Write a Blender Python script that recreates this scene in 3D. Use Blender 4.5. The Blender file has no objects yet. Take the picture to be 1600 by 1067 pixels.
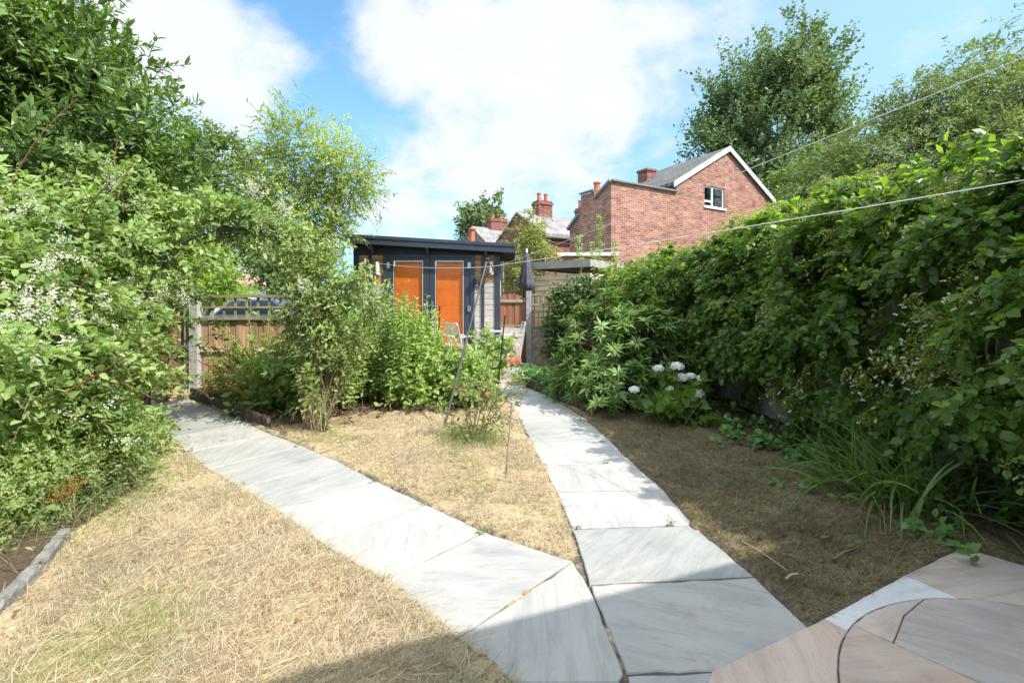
import bpy, math, random
import numpy as np
from mathutils import Vector, Matrix
R = math.radians
random.seed(7)
sc = bpy.context.scene
col = sc.collection

# ------------------------------------------------------------------ camera
F, HZ, H = 720.0, 480.0, 1.5            # focal length in px of the 1600 px photo, horizon row, eye height
cam = bpy.data.cameras.new('camera'); cam.sensor_width = 36; cam.lens = F / 1600 * 36
cam.shift_y = -(533.5 - HZ) / 1600; cam.clip_start = .05; cam.clip_end = 2000
co = bpy.data.objects.new('camera', cam); col.objects.link(co)
co.location = (0, 0, H); co.rotation_euler = (R(90), 0, 0); sc.camera = co

# ------------------------------------------------------------------ view, sun, sky
sc.view_settings.view_transform = 'Standard'; sc.view_settings.look = 'None'
sc.view_settings.exposure = 1.0; sc.view_settings.gamma = 1
sc.cycles.max_bounces = 6; sc.cycles.transparent_max_bounces = 8
SUN = Vector((.82, -.50, 1.0)).normalized()
sun = bpy.data.lights.new('sun', 'SUN'); sun.energy = 3.7; sun.angle = R(.55); sun.color = (1, .955, .88)
so = bpy.data.objects.new('sun', sun); col.objects.link(so); so.location = (8, -6, 14)
so.rotation_euler = (-SUN).to_track_quat('-Z', 'Y').to_euler()

w = bpy.data.worlds.new('World'); sc.world = w; w.use_nodes = True
nt = w.node_tree; nt.nodes.clear()

class NT:
    def __init__(s, tree): s.t = tree
    def __call__(s, typ, *ins, **kw):
        n = s.t.nodes.new(typ)
        for k, v in kw.items():
            if k.startswith('i_'):
                key = k[2:]
                key = int(key) if key.isdigit() else key.replace('_', ' ')
                s.put(n.inputs[key], v)
            else: setattr(n, k, v)
        for i, v in enumerate(ins):
            if v is not None: s.put(n.inputs[i], v)
        return n
    def put(s, sock, v):
        if hasattr(v, 'outputs'): v = v.outputs[0]
        if hasattr(v, 'is_linked'): s.t.links.new(v, sock)
        else:
            if sock.type == 'RGBA' and hasattr(v, '__len__') and len(v) == 3: v = (*v, 1)
            sock.default_value = v
    def math(s, op, a, b=0.0, clamp=False): return s('ShaderNodeMath', a, b, operation=op, use_clamp=clamp)
    def mix(s, f, a, b, blend='MIX'):
        n = s.t.nodes.new('ShaderNodeMix'); n.data_type = 'RGBA'; n.blend_type = blend
        s.put(n.inputs[0], f); s.put(n.inputs[6], a); s.put(n.inputs[7], b)
        return n.outputs[2]
    def rng(s, v, a, b, c=0.0, d=1.0, smooth=True):
        return s('ShaderNodeMapRange', v, a, b, c, d, interpolation_type='SMOOTHSTEP' if smooth else 'LINEAR').outputs[0]
    def ramp(s, f, stops):
        n = s.t.nodes.new('ShaderNodeValToRGB'); e = n.color_ramp.elements
        while len(e) < len(stops): e.new(.5)
        for q, (p, c) in zip(e, stops): q.position = p; q.color = (*c, 1) if len(c) == 3 else c
        s.put(n.inputs[0], f); return n.outputs[0]
    def noise(s, vec, scale, detail=3, rough=.55, dist=0.0):
        return s('ShaderNodeTexNoise', vec, i_Scale=scale, i_Detail=detail, i_Roughness=rough, i_Distortion=dist)

N = NT(nt)
sky = N('ShaderNodeTexSky', sky_type='NISHITA', sun_disc=False, sun_elevation=math.asin(SUN.z),
        sun_rotation=math.atan2(SUN.x, SUN.y), air_density=1.0, dust_density=.6, ozone_density=1.6)
tc = N('ShaderNodeTexCoord')
dirn = tc.outputs['Generated']
sep = N('ShaderNodeSeparateXYZ', dirn)
den = N.math('ADD', sep.outputs[2], .30)
cv = N('ShaderNodeCombineXYZ', N.math('DIVIDE', sep.outputs[0], den), N.math('DIVIDE', sep.outputs[1], den), 4.3)
nz = N.noise(cv, 2.1, 10, .62, .5)
nz2 = N.noise(cv, 8.0, 7, .65, .4)
def pdir(x, y): return Vector(((x - 800) / F, 1, (HZ - y) / F)).normalized()
acc = None
# clouds as they stand in the sky: direction, angular radius in degrees, weight
for (x, y, rad, wt) in [(760, 90, 15, .42), (930, 60, 12, .34), (660, 60, 9, .26), (900, 180, 9, .26), (740, 210, 8, .20), (1000, 200, 7, .16),
                        (310, 70, 9.5, .36), (400, 105, 7, .30), (230, 20, 8, .36), (240, 100, 7, .3), (680, 310, 9, .34), (820, 300, 8, .32), (600, 330, 7, .28), (930, 300, 6, .2),
                        (390, 205, 5, .24), (335, 215, 6, .22), (560, 20, 7, .10), (1100, 60, 9, .12), (380, 430, 9, .4),
                        (1120, 230, 7, .08), (450, 60, 4, -.05), (480, 170, 5, -.18), (330, 160, 3.5, -.1), (500, 30, 4, -.12)]:
    dp = N('ShaderNodeVectorMath', dirn, tuple(pdir(x, y)), operation='DOT_PRODUCT').outputs['Value']
    m = N.math('MULTIPLY', N.rng(dp, math.cos(R(rad)), 1.0), wt)
    acc = m if acc is None else N.math('ADD', acc, m)
# unseen cloud added behind and above the camera, brightened to fill the shade
back = N.math('ADD', N.rng(sep.outputs[1], .30, -.15, 0, .22), N.rng(sep.outputs[2], .62, .85, 0, .22))
behind = N.math('MAXIMUM', N.rng(sep.outputs[1], .25, -.3), N.rng(sep.outputs[2], .6, .9))
dens = N.math('ADD', N.math('ADD', N.math('ADD', N.math('MULTIPLY', nz, 1.35), N.math('MULTIPLY', nz2, .60)), acc), back)
cloud = N.rng(dens, 1.0, 1.55)
tint = N.mix(1.0, sky, (.90, 1.42, 1.55), 'MULTIPLY')
lowz = N.rng(sep.outputs[2], .6, .05, .08, .55)
side = N.rng(sep.outputs[0], -.15, .6, 0, .72)
veil = N.math('MAXIMUM', lowz, side)
veil_col = N.mix(veil, tint, (3.0, 4.6, 5.6))
skyc = N.mix(cloud, veil_col, N.mix(behind, N.mix(nz2.outputs[0], (4.5, 4.85, 5.05), (5.2, 5.35, 5.35)), (14.2, 15.0, 15.9)))
bg = N('ShaderNodeBackground', skyc, .10)
N('ShaderNodeOutputWorld', bg)

# ------------------------------------------------------------------ projection helpers
def at(x, y, Y): return Vector(((x - 800) / F * Y, Y, H + (HZ - y) / F * Y))
def sstep(a, b, v):
    t = np.clip((np.asarray(v, float) - a) / (b - a), 0, 1); return t * t * (3 - 2 * t)
def zb(y): return .12 * sstep(5.5, 8.3, y)
def G(x, y):
    z = 0.0
    for _ in range(12):
        Y = (H - z) * F / (y - HZ); z = float(zb(Y))
    return Vector(((x - 800) / F * Y, Y, z))
def G2(x, y): p = G(x, y); return (p.x, p.y)

# ------------------------------------------------------------------ materials
MATS = {}
def newmat(name):
    m = bpy.data.materials.new(name); m.use_nodes = True; m.node_tree.nodes.clear(); MATS[name] = m
    return m, NT(m.node_tree)
def out(n, sh, disp=None):
    o = n('ShaderNodeOutputMaterial'); n.put(o.inputs[0], sh)
def plain(name, c, rough=.6, metal=0.0, var=.15, scale=6.0, bump=.0, bscale=40, stretch=(1, 1, 1), spec=.4, island=.0, c2=None):
    m, n = newmat(name)
    t = n('ShaderNodeTexCoord').outputs['Object']
    mp = n('ShaderNodeMapping', t, i_Scale=stretch)
    a = n.noise(mp, scale, 5, .6)
    dark = tuple(v * (1 - var) for v in (c2 or c)); lite = tuple(min(1, v * (1 + var)) for v in c)
    colr = n.mix(n.rng(a.outputs[0], .3, .7), dark, lite)
    if island:
        g = n('ShaderNodeNewGeometry').outputs['Random Per Island']
        colr = n.mix(1.0, colr, n.ramp(g, [(0, (1 - island,) * 3), (1, (1 + island * .6,) * 3)]), 'MULTIPLY')
    p = n('ShaderNodeBsdfPrincipled', colr, i_Roughness=rough, i_Metallic=metal, i_Specular_IOR_Level=spec)
    if bump:
        b = n.noise(mp, bscale, 4, .6)
        n.put(p.inputs['Normal'], n('ShaderNodeBump', i_Strength=bump, i_Distance=.01, i_Height=b.outputs[0]))
    out(n, p); return m
def leafmat(name, cols, transl=.35, rough=.42, spec=.45, clump=1.2, tcol=None, cvar=.25):
    """leaf colour differs from leaf to leaf, and slowly from bough to bough"""
    m, n = newmat(name)
    g = n('ShaderNodeNewGeometry')
    k = len(cols)
    base = n.ramp(g.outputs['Random Per Island'], [(i / (k - 1) if k > 1 else 0, c) for i, c in enumerate(cols)])
    ns = n.noise(g.outputs['Position'], clump, 2)
    base = n.mix(1.0, base, n.ramp(n.rng(ns.outputs[0], .3, .7), [(0, (1 - cvar, 1 - cvar * .8, 1 - cvar)), (1, (1 + cvar, 1 + cvar * .9, 1 + cvar * .5))]), 'MULTIPLY')
    p = n('ShaderNodeBsdfPrincipled', base, i_Roughness=rough, i_Specular_IOR_Level=spec)
    tb = n.mix(1.0, base, tcol or (1.5, 1.6, .55), 'MULTIPLY')
    t = n('ShaderNodeBsdfTranslucent', tb)
    out(n, n('ShaderNodeMixShader', transl, p, t)); return m

leafmat('laurel_leaf', [(0.085, 0.15, 0.03), (0.12, 0.2, 0.045), (0.17, 0.26, 0.065)], .26, .36, .45)
leafmat('vine_leaf', [(0.19, 0.28, 0.09), (0.26, 0.36, 0.12), (0.34, 0.43, 0.18), (0.22, 0.31, 0.12)], .38, .55, .25)
leafmat('vine_flower', [(.62, .62, .50), (.75, .74, .62), (.55, .58, .42)], .3, .7, .1, cvar=.08, tcol=(1, 1, .9))
leafmat('arch_leaf', [(0.2, 0.29, 0.08), (0.27, 0.36, 0.12), (0.34, 0.42, 0.17)], .38, .45, .4)
leafmat('phlox_leaf', [(0.2, 0.3, 0.08), (0.27, 0.38, 0.11), (0.34, 0.44, 0.15)], .36, .45, .35)
leafmat('low_shrub_leaf', [(0.22, 0.33, 0.09), (0.29, 0.4, 0.12), (0.35, 0.43, 0.16), (0.19, 0.29, 0.08)], .38, .5, .3)
leafmat('rusty_leaf', [(0.22, 0.32, 0.09), (0.29, 0.37, 0.12), (0.42, 0.3, 0.13), (0.25, 0.34, 0.1)], .36, .5, .3)
leafmat('rose_leaf', [(.10, .16, .05), (.15, .21, .08), (.24, .24, .12), (.28, .22, .12)], .35, .5, .3)
leafmat('hedge_leaf', [(0.065, 0.12, 0.025), (0.09, 0.155, 0.033), (0.125, 0.195, 0.043), (0.075, 0.13, 0.038)], .42, .38, .45, tcol=(3.4, 3.3, 1.0))
leafmat('seed_head', [(0.28, 0.32, 0.08), (0.34, 0.37, 0.11), (0.4, 0.4, 0.15)], .3, .7, .1)
leafmat('bract', [(.42, .46, .26), (.56, .58, .40), (.34, .40, .2)], .3, .6, .2, cvar=.05, tcol=(1, 1, .8))
leafmat('ivy_leaf', [(0.08, 0.14, 0.045), (0.11, 0.18, 0.055), (0.16, 0.23, 0.085)], .28, .35, .5)
leafmat('rhodo_leaf', [(0.11, 0.19, 0.05), (0.15, 0.24, 0.065), (0.2, 0.29, 0.085)], .26, .42, .4)
leafmat('geranium_leaf', [(0.11, 0.22, 0.07), (0.14, 0.26, 0.08), (0.18, 0.29, 0.1)], .35, .5, .3)
leafmat('strap_leaf', [(0.085, 0.155, 0.04), (0.115, 0.19, 0.05), (0.16, 0.23, 0.075)], .3, .35, .5)
leafmat('strap_dry', [(.22, .15, .08), (.3, .22, .12)], .25, .6, .2)
leafmat('white_petal', [(.84, .84, .82), (.88, .88, .86), (.78, .79, .77)], .25, .6, .2, cvar=.04, tcol=(1, 1, 1))
leafmat('willow_leaf', [(0.3, 0.38, 0.1), (0.38, 0.46, 0.14), (0.48, 0.52, 0.19), (0.25, 0.34, 0.09)], .42, .5, .3)
leafmat('poplar_leaf', [(0.11, 0.16, 0.075), (0.15, 0.205, 0.1), (0.19, 0.245, 0.14)], .28, .55, .2, clump=.3)
leafmat('willow_far_leaf', [(0.15, 0.195, 0.08), (0.19, 0.235, 0.1), (0.23, 0.265, 0.13)], .32, .6, .15, clump=.4)
leafmat('oak_far_leaf', [(0.12, 0.19, 0.07), (0.16, 0.23, 0.085), (0.2, 0.265, 0.1)], .3, .5, .3, clump=.4)
leafmat('lime_far_leaf', [(0.27, 0.38, 0.07), (0.34, 0.44, 0.08), (0.22, 0.33, 0.06)], .42, .5, .3, clump=.5)
leafmat('robinia_leaf', [(0.22, 0.31, 0.09), (0.28, 0.36, 0.1), (0.46, 0.36, 0.09), (0.28, 0.35, 0.11)], .42, .5, .3)
leafmat('weed_leaf', [(0.2, 0.27, 0.1), (0.26, 0.32, 0.13), (0.33, 0.36, 0.17)], .36, .55, .3)
leafmat('rust_flower', [(.36, .17, .06), (.45, .22, .08), (.3, .13, .05)], .3, .7, .1)
leafmat('straw', [(0.43, 0.345, 0.225), (0.56, 0.465, 0.32), (0.7, 0.615, 0.46), (0.28, 0.2, 0.125), (0.46, 0.4, 0.24)], .22, .6, .25, clump=1.6, tcol=(1.1, 1, .8), cvar=.12)
leafmat('straw_dark', [(.15, .115, .065), (.22, .175, .10), (.31, .26, .165), (.09, .065, .04), (.17, .155, .075)], .15, .65, .2, clump=2.2, tcol=(1.1, 1, .8), cvar=.25)  # darker browner straw for the right lawn
leafmat('green_straw', [(.22, .28, .08), (.3, .33, .12), (.38, .36, .16)], .25, .6, .25, clump=1.6, cvar=.1)
leafmat('dead_leaf', [(.16, .09, .05), (.26, .16, .09), (.1, .06, .04)], .1, .7, .2)

plain('bark', (.12, .095, .07), .9, bump=.6, bscale=18, stretch=(1, 1, .25))
plain('stem_green', (.13, .16, .06), .7)
plain('stem_brown', (.17, .12, .075), .8)
plain('stem_red', (.26, .09, .06), .7)
plain('stem_dry', (.42, .33, .21), .8)
plain('dark_metal', (.035, .038, .04), .45, .6, spec=.5)
plain('steel', (.55, .56, .57), .3, .9, spec=.5, var=.05)
plain('aluminium', (.72, .72, .71), .35, .5, spec=.5, var=.05)
plain('anthracite', (.035, .042, .062), .42, var=.1, spec=.5)
plain('anthracite_beam', (.024, .027, .038), .55, var=.15)
plain('roof_felt', (.05, .055, .065), .8, bump=.3)
plain('board_fresh', (.42, .22, .10), .65, var=.25, scale=3, stretch=(1, 1, 14), island=.15, bump=.15, bscale=10)
plain('board_grey', (.47, .42, .375), .75, var=.18, scale=3, stretch=(1, 1, 14), island=.12, bump=.2, bscale=10)
plain('blind', (.98, .225, .018), .5, var=.1, island=.08)
plain('fence_brown', (.42, .26, .15), .8, var=.3, scale=3, stretch=(8, 8, .7), island=.3, bump=.3, bscale=14)
plain('fence_red', (.27, .115, .065), .75, var=.25, scale=3, stretch=(8, 8, .6), island=.2, bump=.2, bscale=14)
plain('gate_brown', (.26, .15, .085), .75, var=.3, scale=3, stretch=(8, 8, .6), island=.2, bump=.2, bscale=14)
plain('timber_grey', (.30, .25, .19), .8, var=.3, scale=4, stretch=(3, 3, 3), bump=.3, bscale=14, island=.15)
plain('timber_pale', (.66, .52, .35), .8, var=.25, scale=3, stretch=(1, 1, 8), bump=.25, bscale=12, island=.15)
plain('trellis_wood', (.28, .24, .15), .8, var=.25, island=.2)
plain('concrete', (.42, .41, .38), .9, var=.3, scale=60, bump=.8, bscale=70)
plain('gravel_board', (.30, .29, .29), .9, var=.2, scale=12, bump=.3)
plain('edging_bark', (.11, .085, .065), .9, var=.4, scale=20, bump=.6, bscale=30, island=.35)
plain('edging_grey', (.20, .19, .175), .9, var=.35, scale=9, bump=.6, bscale=25, island=.2)
plain('terracotta', (.42, .13, .07), .75, var=.2)
plain('rope', (.72, .70, .64), .7, var=.05)
plain('cane', (.46, .36, .2), .6, var=.2)
plain('parasol_cloth', (.085, .085, .105), .85, var=.2)
plain('white_paint', (.72, .73, .74), .5, var=.06)
plain('lead', (.16, .17, .19), .6, var=.2)
plain('render_white', (.66, .65, .62), .8, var=.08)
plain('litter', (.25, .45, .7), .5, var=.5, scale=60)
plain('car_paint', (.10, .14, .2), .3, .4, var=.05, spec=.6)
plain('rubber', (.02, .02, .02), .8)
plain('curtain', (.5, .56, .78), .9, var=.25, scale=6, stretch=(6, 6, .3))

def glass(name, tint=(1, 1, 1), refl=.12):
    m, n = newmat(name)
    fr = n('ShaderNodeFresnel', 1.45)
    tr = n('ShaderNodeBsdfTransparent', tint); gl = n('ShaderNodeBsdfGlossy', (1, 1, 1), i_Roughness=.03)
    f = n.math('MULTIPLY', fr, .35 + refl, True)
    out(n, n('ShaderNodeMixShader', f, tr, gl)); return m
glass('glass', (1, 1, 1), .2); glass('window_glass', (.8, .85, .9), 1.6)
m, n = newmat('dark_glass'); out(n, n('ShaderNodeBsdfPrincipled', (.015, .02, .03), i_Roughness=.05, i_Specular_IOR_Level=.6))

def brick(name, c1, c2, mortar, dark=0.0):
    m, n = newmat(name)
    t = n('ShaderNodeTexCoord').outputs['Object']; s = n('ShaderNodeSeparateXYZ', t)
    v = n('ShaderNodeCombineXYZ', n.math('ADD', s.outputs[0], s.outputs[1]), s.outputs[2], 0.0)
    b = n('ShaderNodeTexBrick', v, c1, c2, mortar, i_Scale=1.0, i_Mortar_Size=.008, i_Mortar_Smooth=.2, i_Bias=0.0, i_Brick_Width=.225, i_Row_Height=.075)
    blot = n.noise(t, 1.1, 5, .65); fine = n.noise(t, 14, 3)
    # some bricks are burnt darker or paler
    cell = n('ShaderNodeTexWhiteNoise', n('ShaderNodeVectorMath', v, (.225, .075, 1.0), operation='SNAP'), noise_dimensions='2D')
    c = n.mix(1.0, b.outputs[0], n.ramp(cell.outputs[0], [(0, (.66, .62, .64)), (.3, (.92, .92, .92)), (.8, (1.06, 1.04, 1.02)), (1, (1.32, 1.28, 1.22))]), 'MULTIPLY')
    c = n.mix(1.0, c, n.ramp(n.rng(blot.outputs[0], .3, .7), [(0, (.86, .83, .81)), (1, (1.10, 1.09, 1.08))]), 'MULTIPLY')
    c = n.mix(.5, c, n.ramp(fine.outputs[0], [(.3, (.8, .8, .8)), (.7, (1.2, 1.2, 1.2))]), 'MULTIPLY')
    p = n('ShaderNodeBsdfPrincipled', c, i_Roughness=.85, i_Specular_IOR_Level=.2)
    n.put(p.inputs['Normal'], n('ShaderNodeBump', i_Strength=.5, i_Distance=.01, i_Height=b.outputs['Fac'], invert=True))
    out(n, p); return m
brick('brick_red', (.27, .105, .075), (.36, .17, .125), (.44, .37, .32))
brick('brick_dark', (.20, .07, .055), (.27, .105, .08), (.25, .2, .17))

def tiles(name, c1, c2, wdt, hgt, gap, ax=0):
    m, n = newmat(name)
    t = n('ShaderNodeTexCoord').outputs['Object']
    s = n('ShaderNodeSeparateXYZ', t)
    v = n('ShaderNodeCombineXYZ', s.outputs[ax], n.math('MULTIPLY', s.outputs[2], 1.6), 0.0)
    b = n('ShaderNodeTexBrick', v, c1, c2, gap, i_Scale=1.0, i_Mortar_Size=.045, i_Mortar_Smooth=.4, i_Brick_Width=wdt, i_Row_Height=hgt)
    blot = n.noise(t, 1.5, 5, .6)
    c = n.mix(1.0, b.outputs[0], n.ramp(n.rng(blot.outputs[0], .3, .7), [(0, (.75,) * 3), (1, (1.2,) * 3)]), 'MULTIPLY')
    p = n('ShaderNodeBsdfPrincipled', c, i_Roughness=.7)
    n.put(p.inputs['Normal'], n('ShaderNodeBump', i_Strength=.8, i_Distance=.03, i_Height=b.outputs['Fac'], invert=True))
    out(n, p)
tiles('roof_tile', (.15, .14, .13), (.19, .175, .16), .28, .42, (.07, .065, .06), 1)
tiles('roof_slate', (.25, .23, .235), (.31, .285, .29), .3, .36, (.22, .2, .2))

def stone(name, stops, streak, rot=.5):
    """riven sandstone: each flag its own tone, drifting veins, small pits"""
    m, n = newmat(name)
    g = n('ShaderNodeNewGeometry'); isl = g.outputs['Random Per Island']
    base = n.ramp(isl, stops)
    t = n('ShaderNodeTexCoord').outputs['Object']
    ang = n.math('MULTIPLY', isl, 5.0)
    rt = n('ShaderNodeVectorRotate', t, i_Angle=ang, rotation_type='Z_AXIS')
    off = n('ShaderNodeVectorMath', rt, n('ShaderNodeCombineXYZ', n.math('MULTIPLY', isl, 37.0), 0.0, 0.0), operation='ADD')
    mp = n('ShaderNodeMapping', off, i_Scale=(.8, 4.6, 1))
    v = n.noise(mp, 2.6, 12, .72, .7)
    c = n.mix(n.rng(v.outputs[0], .42, .64, 0, .62), base, n.mix(1.0, base, streak, 'MULTIPLY'))
    big = n.noise(off, 1.7, 3)
    c = n.mix(1.0, c, n.ramp(n.rng(big.outputs[0], .3, .7), [(0, (.88, .89, .90)), (1, (1.07, 1.05, 1.03))]), 'MULTIPLY')
    speck = n.noise(t, 55, 4, .7)
    c = n.mix(n.rng(speck.outputs[0], .58, .72, 0, .4), c, (.26, .24, .21))
    dirt = n.noise(t, 3.2, 6, .7)
    c = n.mix(n.rng(dirt.outputs[0], .52, .75, 0, .45), c, n.mix(1.0, c, (.66, .60, .50), 'MULTIPLY'))
    vein = n.noise(mp, 5.0, 9, .7, 1.2)
    c = n.mix(n.rng(vein.outputs[0], .60, .66, 0, .5), c, n.mix(1.0, c, (.74, .66, .56), 'MULTIPLY'))
    p = n('ShaderNodeBsdfPrincipled', c, i_Roughness=.62, i_Specular_IOR_Level=.3)
    hb = n.math('ADD', v.outputs[0], n.math('MULTIPLY', speck.outputs[0], .25))
    n.put(p.inputs['Normal'], n('ShaderNodeBump', i_Strength=.6, i_Distance=.014, i_Height=hb))
    out(n, p)
stone('path_stone', [(0, (.40, .385, .36)), (.25, (.46, .44, .41)), (.5, (.33, .335, .32)), (.75, (.475, .455, .425)), (1, (.41, .40, .385))], (.70, .73, .75))
stone('patio_stone', [(0, (.56, .44, .36)), (.3, (.49, .44, .405)), (.5, (.55, .465, .39)), (.75, (.45, .41, .38)), (1, (.57, .45, .37))], (.82, .70, .66))
stone('pale_stone', [(0, (.66, .66, .67)), (1, (.68, .68, .67))], (.86, .84, .83))

# ground: straw lawns and bare soil in the beds (attribute «bed»), joints of the paving (attribute «joint»)
m, n = newmat('ground')
g = n('ShaderNodeNewGeometry'); P_ = g.outputs['Position']
a1 = n.noise(P_, 2.2, 6, .65); a2 = n.noise(P_, 30, 5, .7); a3 = n.noise(P_, 9, 4, .6)
st = n.ramp(a2.outputs[0], [(.28, (.17, .12, .07)), (.45, (.38, .29, .175)), (.62, (.54, .43, .28)), (.8, (.64, .54, .38))])
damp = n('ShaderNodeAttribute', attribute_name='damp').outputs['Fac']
st = n.mix(damp, st, n.ramp(a2.outputs[0], [(.28, (.06, .045, .03)), (.45, (.13, .10, .06)), (.62, (.21, .165, .10)), (.8, (.30, .25, .16))]))  # darker ground tones under the right lawn
st = n.mix(n.rng(a1.outputs[0], .45, .72, 0, .45), st, n.mix(1.0, st, (.78, .95, .62), 'MULTIPLY'))
so_ = n.ramp(a2.outputs[0], [(.3, (.05, .036, .026)), (.6, (.12, .085, .06)), (.85, (.22, .17, .12))])
bed = n('ShaderNodeAttribute', attribute_name='bed').outputs['Fac']
bm_ = n.rng(n.math('ADD', bed, n.math('MULTIPLY', n.math('SUBTRACT', a3.outputs[0], .5), .7)), .35, .65)
c = n.mix(bm_, st, so_)
jn = n('ShaderNodeAttribute', attribute_name='joint').outputs['Fac']
c = n.mix(jn, c, n.ramp(a2.outputs[0], [(.3, (.06, .05, .04)), (.7, (.17, .145, .115))]))
far = n.rng(n('ShaderNodeVectorMath', P_, operation='LENGTH').outputs['Value'], 11, 14)
c = n.mix(far, c, n.ramp(a1.outputs[0], [(.3, (.06, .09, .03)), (.7, (.12, .14, .06))]))
p = n('ShaderNodeBsdfPrincipled', c, i_Roughness=.95, i_Specular_IOR_Level=.1)
n.put(p.inputs['Normal'], n('ShaderNodeBump', i_Strength=.9, i_Distance=.02, i_Height=n.math('ADD', a2.outputs[0], a3.outputs[0])))
out(n, p)
plain('soil', (.12, .09, .065), .95, var=.4, scale=20, bump=.6)

# ------------------------------------------------------------------ object helpers
def wloc(p):
    v = Vector((0, 0, 0))
    while p is not None: v += p.location; p = p.parent
    return v
def tag(o, label=None, cat=None, group=None, kind=None):
    if label: o['label'] = label
    if cat: o['category'] = cat
    if group: o['group'] = group
    if kind: o['kind'] = kind
    return o
def empty(name, loc, label, cat, group=None, rz=0):
    o = bpy.data.objects.new(name, None); o.empty_display_size = .1; col.objects.link(o)
    o.location = loc; o.rotation_euler = (0, 0, rz)
    return tag(o, label, cat, group)
def link(name, me, mat, parent=None, bevel=0, smooth=False):
    me.materials.append(MATS[mat] if isinstance(mat, str) else mat)
    o = bpy.data.objects.new(name, me); col.objects.link(o)
    if parent is not None: o.parent = parent
    if bevel:
        b = o.modifiers.new('bevel', 'BEVEL'); b.width = bevel; b.segments = 2; b.limit_method = 'ANGLE'
    if smooth:
        me.polygons.foreach_set('use_smooth', np.ones(len(me.polygons), bool))
    return o

class MB:
    def __init__(s): s.v = []; s.f = []
    def add(s, v, f):
        o = len(s.v); s.v += [tuple(p) for p in v]; s.f += [tuple(i + o for i in q) for q in f]; return s
    def box(s, x0, x1, y0, y1, z0, z1, M=None):
        v = [Vector(p) for p in ((x0, y0, z0), (x1, y0, z0), (x1, y1, z0), (x0, y1, z0), (x0, y0, z1), (x1, y0, z1), (x1, y1, z1), (x0, y1, z1))]
        if M is not None: v = [M @ p for p in v]
        return s.add(v, [(0, 3, 2, 1), (4, 5, 6, 7), (0, 1, 5, 4), (1, 2, 6, 5), (2, 3, 7, 6), (3, 0, 4, 7)])
    def bar(s, a, b, wx, wy, up=(0, 0, 1)):
        """a square bar from a to b"""
        a, b = Vector(a), Vector(b); d = (b - a); L = d.length; d.normalize()
        u = Vector(up); sx = d.cross(u)
        if sx.length < 1e-4: sx = Vector((1, 0, 0))
        sx.normalize(); sy = sx.cross(d)
        v = []
        for q in (a, b):
            for i, j in ((-1, -1), (1, -1), (1, 1), (-1, 1)): v.append(q + sx * wx / 2 * i + sy * wy / 2 * j)
        return s.add(v, [(0, 3, 2, 1), (4, 5, 6, 7), (0, 1, 5, 4), (1, 2, 6, 5), (2, 3, 7, 6), (3, 0, 4, 7)])
    def tube(s, pts, r, nseg=8, cap=True):
        pts = [Vector(p) for p in pts]; k = len(pts)
        rr = r if hasattr(r, '__len__') else [r] * k
        v = []; f = []; ref = Vector((.13, .31, .94))
        prev = None
        for i in range(k):
            d = (pts[min(i + 1, k - 1)] - pts[max(i - 1, 0)]).normalized()
            if prev is None:
                a = d.cross(ref if abs(d.dot(ref)) < .95 else Vector((1, 0, 0))).normalized()
            else:
                a = (prev - d * prev.dot(d)).normalized()
            prev = a; b = d.cross(a)
            for j in range(nseg):
                t = 2 * math.pi * j / nseg
                v.append(pts[i] + (a * math.cos(t) + b * math.sin(t)) * rr[i])
        for i in range(k - 1):
            for j in range(nseg):
                j2 = (j + 1) % nseg
                f.append((i * nseg + j, i * nseg + j2, (i + 1) * nseg + j2, (i + 1) * nseg + j))
        if cap:
            f.append(tuple(range(nseg - 1, -1, -1))); f.append(tuple((k - 1) * nseg + j for j in range(nseg)))
        return s.add(v, f)
    def lathe(s, prof, c, nseg=20, M=None):
        v = []; f = []; k = len(prof)
        for (r, z) in prof:
            for j in range(nseg):
                t = 2 * math.pi * j / nseg; p = Vector((r * math.cos(t), r * math.sin(t), z))
                if M is not None: p = M @ p
                v.append(Vector(c) + p)
        for i in range(k - 1):
            for j in range(nseg):
                j2 = (j + 1) % nseg; f.append((i * nseg + j, i * nseg + j2, (i + 1) * nseg + j2, (i + 1) * nseg + j))
        return s.add(v, f)
    def prism(s, poly, z0, z1):
        """poly of (x, y); z0, z1 numbers or functions of (x, y)"""
        k = len(poly); fz = lambda z, p: z(*p) if callable(z) else z
        v = [(x, y, fz(z0, (x, y))) for x, y in poly] + [(x, y, fz(z1, (x, y))) for x, y in poly]
        f = [tuple(range(k - 1, -1, -1)), tuple(range(k, 2 * k))] + [(i, (i + 1) % k, k + (i + 1) % k, k + i) for i in range(k)]
        return s.add(v, f)
    def sweep(s, poly, M, y0, y1):
        """poly in the local xz plane swept along y"""
        k = len(poly)
        v = [M @ Vector((x, y0, z)) for x, z in poly] + [M @ Vector((x, y1, z)) for x, z in poly]
        f = [tuple(range(k)), tuple(range(2 * k - 1, k - 1, -1))] + [(i, k + i, k + (i + 1) % k, (i + 1) % k) for i in range(k)]
        return s.add(v, f)
    def build(s, name, mat, parent=None, bevel=0, smooth=False, local=False):
        o = Vector((0, 0, 0)) if local else wloc(parent)
        me = bpy.data.meshes.new(name)
        me.from_pydata([(p[0] - o.x, p[1] - o.y, p[2] - o.z) for p in s.v], [], s.f); me.update()
        return link(name, me, mat, parent, bevel, smooth)
ID = Matrix.Identity(4)

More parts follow.
